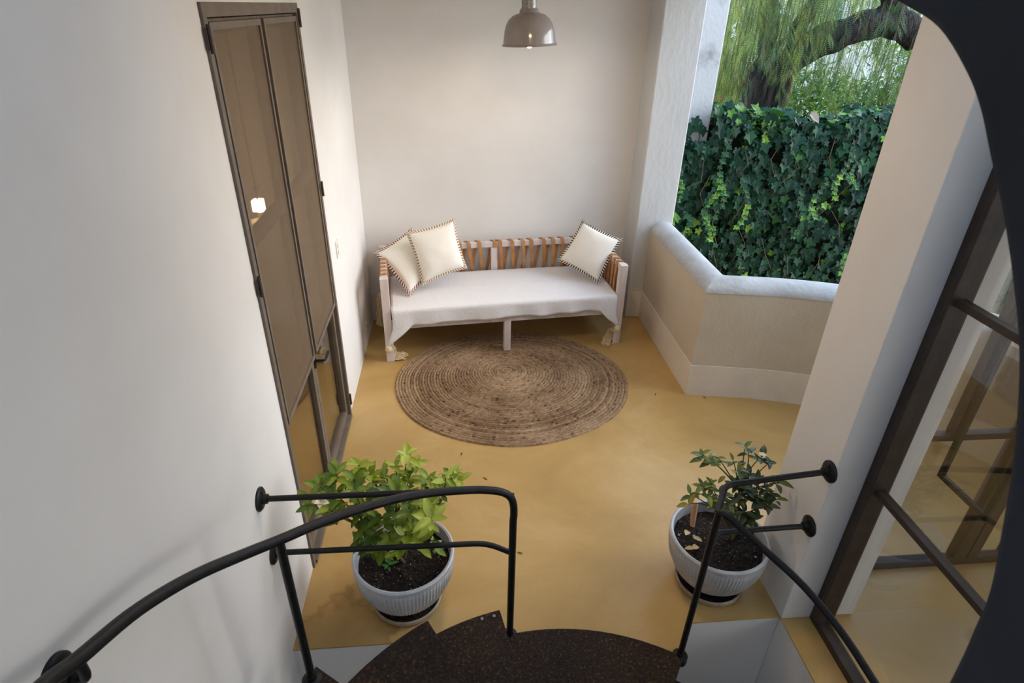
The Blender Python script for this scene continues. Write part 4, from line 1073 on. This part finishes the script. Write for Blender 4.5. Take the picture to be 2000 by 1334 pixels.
im = MB(); RUN = []
def ivy_top(x): return 1.80 + 0.05 * math.sin(x * 3.1) + 0.03 * math.sin(x * 8.3)
X0, X1 = 2.06, 7.6
cnt = 0
for k in range(4700):
    x = X0 + (X1 - X0) * rr.random() ** 1.35
    z = rr.uniform(-0.2, ivy_top(x) - (0.3 if x < 2.46 else 0.0))
    lump = 0.13 * noise.noise(Vector((x * 2.2, z * 2.2, 0))) + 0.09 * noise.noise(Vector((x * 6, z * 3, 4)))
    y = YI - 0.10 - 0.10 - lump + rr.uniform(-0.03, 0.09)
    clus = noise.noise(Vector((x * 3.0, z * 1.4, 9)))
    yg = rr.random() < (0.30 if clus > 0.38 else 0.035)
    t = rr.uniform(0.80, 1.0) if yg else min(0.74, max(0, rr.gauss(0.36, 0.2)))
    S = rr.uniform(0.055, 0.115) * (0.75 if yg else 1)
    d = Vector((rr.uniform(-.55, .55), rr.uniform(-.45, .1), -1)); nrm = Vector((rr.uniform(-.5, .5), -1, rr.uniform(0.1, 0.9)))
    ivy_leaf(im, Vector((x, y, z + S * 0.4)), d, nrm.normalized(), S, t, rr); cnt += 1
for k in range(1500):                                   # crest
    x = X0 + (X1 - X0) * rr.random() ** 1.3
    if x < 2.5: continue
    y = YI + rr.uniform(-0.2, 0.32); z = ivy_top(x) + 0.05 * noise.noise(Vector((x * 5, y * 5, 0))) + rr.uniform(-0.10, 0.05)
    d = Vector((rr.uniform(-1, 1), rr.uniform(-1, .4), rr.uniform(-.5, .5))); nrm = Vector((rr.uniform(-.5, .5), rr.uniform(-.9, 0.2), 1))
    t = rr.uniform(0.78, 1.0) if rr.random() < (0.55 if x < 3.2 else 0.22) else rr.uniform(0.3, 0.72)
    ivy_leaf(im, Vector((x, y, z)), d, nrm.normalized(), rr.uniform(0.06, 0.11), t, rr)
for k in range(16):                                     # young hanging runners
    x = rr.uniform(2.1, 4.9); z = rr.uniform(0.5, 1.7); L = rr.uniform(0.25, 0.6); y = YI - 0.26
    ps = [Vector((x + 0.05 * math.sin(t * 5 + k), y - 0.02 * t, z - L * t)) for t in [q / 9 for q in range(10)]]
    t_ = MB(); t_.tube(ps, 0.004, 5); RUN.append(t_)
    for q, p in enumerate(ps):
        for e in (-1, 1):
            if rr.random() < 0.85: ivy_leaf(im, p, Vector((e * 0.8, -0.3, -0.6)), Vector((0, -1, 0.5)), 0.035 + 0.03 * rr.random(), rr.uniform(0.72, 1.0) if q > 4 else rr.uniform(.5, .8), rr)
# tendril climbing the pier
ps = smoothpath([ony(x, y, YI - 0.12) for x, y in ((1338, 345), (1352, 320), (1362, 285), (1366, 262), (1355, 250), (1346, 258))], 5)
t_ = MB(); t_.tube(ps, 0.006, 6); RUN.append(t_)
for x, y, S in ((1356, 238, .10), (1350, 252, .11), (1364, 250, .09), (1372, 258, .08), (1342, 268, .08), (1344, 280, .07), (1360, 284, .06)):
    ivy_leaf(im, ony(x, y, YI - 0.14) + Vector((0, 0, .03)), Vector((rr.uniform(-.6, .6), -.2, -1)), Vector((0, -1, .4)), S, rr.uniform(.3, .7), rr)
for k in range(26):
    x = rr.uniform(2.05, 5); z = rr.uniform(0.4, 1.75)
    t_ = MB(); t_.tube([Vector((x, YI - 0.2, z)), Vector((x + rr.uniform(-.1, .1), YI - 0.27, z - rr.uniform(.1, .2))), Vector((x + rr.uniform(-.2, .2), YI - 0.22, z - rr.uniform(.25, .4)))], 0.004, 5); RUN.append(t_)
# a sprig reaching over the coping beside the pillar
for x, y in ((1308, 424), (1316, 418), (1322, 424), (1312, 430)):
    ivy_leaf(im, ony(x, y, 5.35), Vector((rr.uniform(-.6, .6), -.4, -.7)), Vector((0, -1, .6)), 0.06, rr.uniform(.7, 1), rr)
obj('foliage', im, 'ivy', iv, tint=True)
for t_ in RUN: obj('runner', t_, 'stem', iv, smooth=True)
dl = MB(); p = ony(1582, 222, YI - 0.2); leaf(dl, p, Vector((0.6, -.5, -.5)), Vector((0, -1, .6)), 0.12, 0.075, .5, fold=.3); 
tag(obj('dry_leaf', dl, 'saucer', at=p, smooth='all'), 'large brown fallen leaf caught on top of the ivy', 'dry leaf')

# pepper tree
TY = 7.2
tr = thing('pepper_tree', 'large weeping pepper tree with dark bark behind the ivy wall', 'tree', (ony(1485, 300, TY).x, TY, -0.3))
tk = MB(); b0 = ony(1484, 240, TY)
tk.tube(smoothpath([Vector((b0.x - 0.15, TY, -0.3)), Vector((b0.x - 0.05, TY, 0.7)), ony(1484, 235, TY), ony(1502, 170, TY), ony(1532, 112, TY), ony(1562, 92, TY)], 5), [0.34 - 0.0062 * k for k in range(26)], 20, wob=0.35)
obj('trunk', tk, 'bark', tr, smooth='all')
for pth, r0, r1 in (([(1530, 118), (1575, 95), (1620, 76), (1660, 60), (1700, 49), (1750, 48), (1795, 62), (1850, 95)], 0.175, 0.125), ([(1515, 140), (1500, 90), (1505, 30), (1495, -60)], 0.12, 0.08), ([(1550, 100), (1560, 50), (1590, 10), (1610, -50)], 0.10, 0.07), ([(1790, 80), (1755, 40), (1740, -20), (1735, -80)], 0.12, 0.09), ([(1690, 62), (1640, 50), (1700, 30), (1760, -10)], 0.05, 0.03)):
    bm_ = MB(); ps = smoothpath([ony(x, y, TY + 0.05) for x, y in pth], 6)
    bm_.tube(ps, [r0 + (r1 - r0) * k / (len(ps) - 1) for k in range(len(ps))], 14, wob=0.3)
    obj('branch', bm_, 'bark', tr, smooth='all')
fo = MB(); tw = MB(); rr = random.Random(99)
def frond(mb, p, d, L, tint):
    """pinnate leaf: thin leaflets in pairs along a hanging rib"""
    d = d.normalized(); a = Vector((rr.uniform(-1, 1), rr.uniform(-1, 0.3), 0.2)); s = d.cross(a).normalized(); nn = s.cross(d)
    k = 11
    for i in range(k):
        t = (i + 0.5) / k; c = p + d * (L * t) - Vector((0, 0, 0.15 * L * t * t))
        ll = L * 0.24 * math.sin(PI * (0.15 + 0.8 * t)); w_ = ll * 0.085
        for e in (-1, 1):
            q = (s * e + d * 0.55).normalized(); o = len(mb.v)
            m = d * w_
            mb.v += [tuple(c), tuple(c + q * ll * .5 + m), tuple(c + q * ll), tuple(c + q * ll * .5 - m)]; mb.t += [tint] * 4
            mb.f.append((o, o + 1, o + 2, o + 3))
def strand(x, y, Y, L, tint):
    p = ony(x, y, Y); n = max(3, int(L / 0.075)); q = p
    sway = Vector((rr.uniform(-.12, .12), rr.uniform(-.1, .1), 0)); ps = [p]
    for i in range(n):
        nq = q + Vector((0, 0, -L / n)) + sway * (L / n)
        for e in range(2):
            frond(fo, q, Vector((rr.uniform(-.8, .8), rr.uniform(-.8, .4), -1.0)), rr.uniform(0.11, 0.2), min(1, max(0, tint + rr.uniform(-.15, .15))))
        q = nq; ps.append(q)
    tw.tube(ps, 0.004, 4, cap=False)
for k in range(250):
    x = rr.uniform(1370, 1830); y = rr.uniform(-110, 130)
    if 1570 < x < 1780 and y > 40: 
        if rr.random() < 0.8: continue
    if 1455 < x < 1560 and y > 90 and rr.random() < 0.7: continue
    left = x < 1500
    Y = rr.uniform(6.75, 8.6); 
    L = rr.uniform(0.3, 0.9)
    strand(x, y, Y, L, rr.choice([0.15, 0.3, 0.45, 0.6, 0.85]) if left or y < 0 else rr.choice([0.1, 0.2, 0.35, 0.5, 0.7]))
for k in range(150): strand(rr.uniform(1380, 1840), rr.uniform(-160, 20), rr.uniform(8.6, 10.5), rr.uniform(.6, 1.1), rr.choice([.3, .5, .7, .9]))
for k in range(45): strand(rr.uniform(1470, 1640), rr.uniform(-90, 20), rr.uniform(6.6, 7.0), rr.uniform(.35, .7), rr.choice([.1, .3, .5, .7]))
for k in range(70): strand(rr.uniform(1385, 1475), rr.uniform(60, 160), rr.uniform(7.3, 8.8), rr.uniform(.4, .8), rr.choice([.4, .6, .8]))
for k in range(60): strand(rr.uniform(1540, 1800), rr.uniform(90, 160), rr.uniform(8.2, 9.6), rr.uniform(.3, .7), rr.choice([.2, .4, .6, .7]))
obj('foliage', fo, 'pepper', tr, tint=True)
obj('twigs', tw, 'stem', tr)
# bushes further back
def bush(name, label, x, y, Y, rx, rz, n, tlo, thi, S, seed, flowers=False):
    q = random.Random(seed); c = ony(x, y, Y); r_ = thing(name, label, 'bush', (c.x, Y, -0.3), 'bushes beyond the ivy')
    mb = MB(); st_ = MB()
    for k in range(9):
        e = c + Vector((q.uniform(-rx, rx) * .7, q.uniform(-.3, .3), q.uniform(-.2, rz) * .7)); st_.tube([Vector((c.x + q.uniform(-.1, .1), Y, -0.3)), Vector(((c.x + e.x) / 2, Y, (e.z - .3) / 2)), e], [0.02, 0.014, 0.006], 6)
    for k in range(n):
        a = Vector((q.gauss(0, .5), q.gauss(0, .5), q.gauss(0, .5)))
        if a.length > 1.1: a = a.normalized() * q.uniform(.7, 1.1)
        p = c + Vector((a.x * rx, a.y * 0.5, a.z * rz))
        leaf(mb, p, Vector((q.uniform(-1, 1), q.uniform(-1, .5), q.uniform(-1, .6))), Vector((q.uniform(-.4, .4), -.6, 1)), S * q.uniform(.6, 1.2), S * q.uniform(.2, .35), q.uniform(tlo, thi), n=3)
    obj('stem', st_, 'stem', r_, smooth=True); obj('foliage', mb, 'bush', r_, tint=True)
    if flowers:
        for k in range(14):
            fm = MB(); p = c + Vector((q.uniform(-rx, rx) * .5, -.45, q.uniform(-rz, rz) * .5))
            for e in range(5): leaf(fm, p, Vector((math.cos(e * 1.256), -.4, math.sin(e * 1.256))), Vector((0, -1, .3)), 0.06, 0.04, .5, n=3)
            obj('flower', fm, 'orange_petal', r_)
bush('bush', 'bright green bush with orange flowers at the left behind the trunk', 1405, 190, 8.6, 0.55, 0.55, 900, .1, .9, .12, 1, True)
bush('bush', 'mid green bush directly right of the tree trunk above the ivy', 1570, 190, 9.0, 0.75, 0.45, 1500, .1, .8, .11, 2)
bush('bush', 'mid green bush in the gap under the arching branch', 1670, 200, 9.6, 0.8, 0.38, 1000, .1, .8, .12, 3)
bush('bush', 'green bush with orange blooms at the right beside the column edge', 1755, 180, 9.2, 0.5, 0.7, 900, .2, 1., .11, 4, True)
bush('bush', 'tall leafy bush in the far background, yellow green, left of the column edge', 1790, 60, 11.5, 1.2, 0.9, 900, .3, 1., .14, 5)
bush('bush', 'tall leafy bush in the far background behind the tree trunk', 1450, 60, 11.5, 1.8, 1.6, 2400, .2, 1., .14, 6)
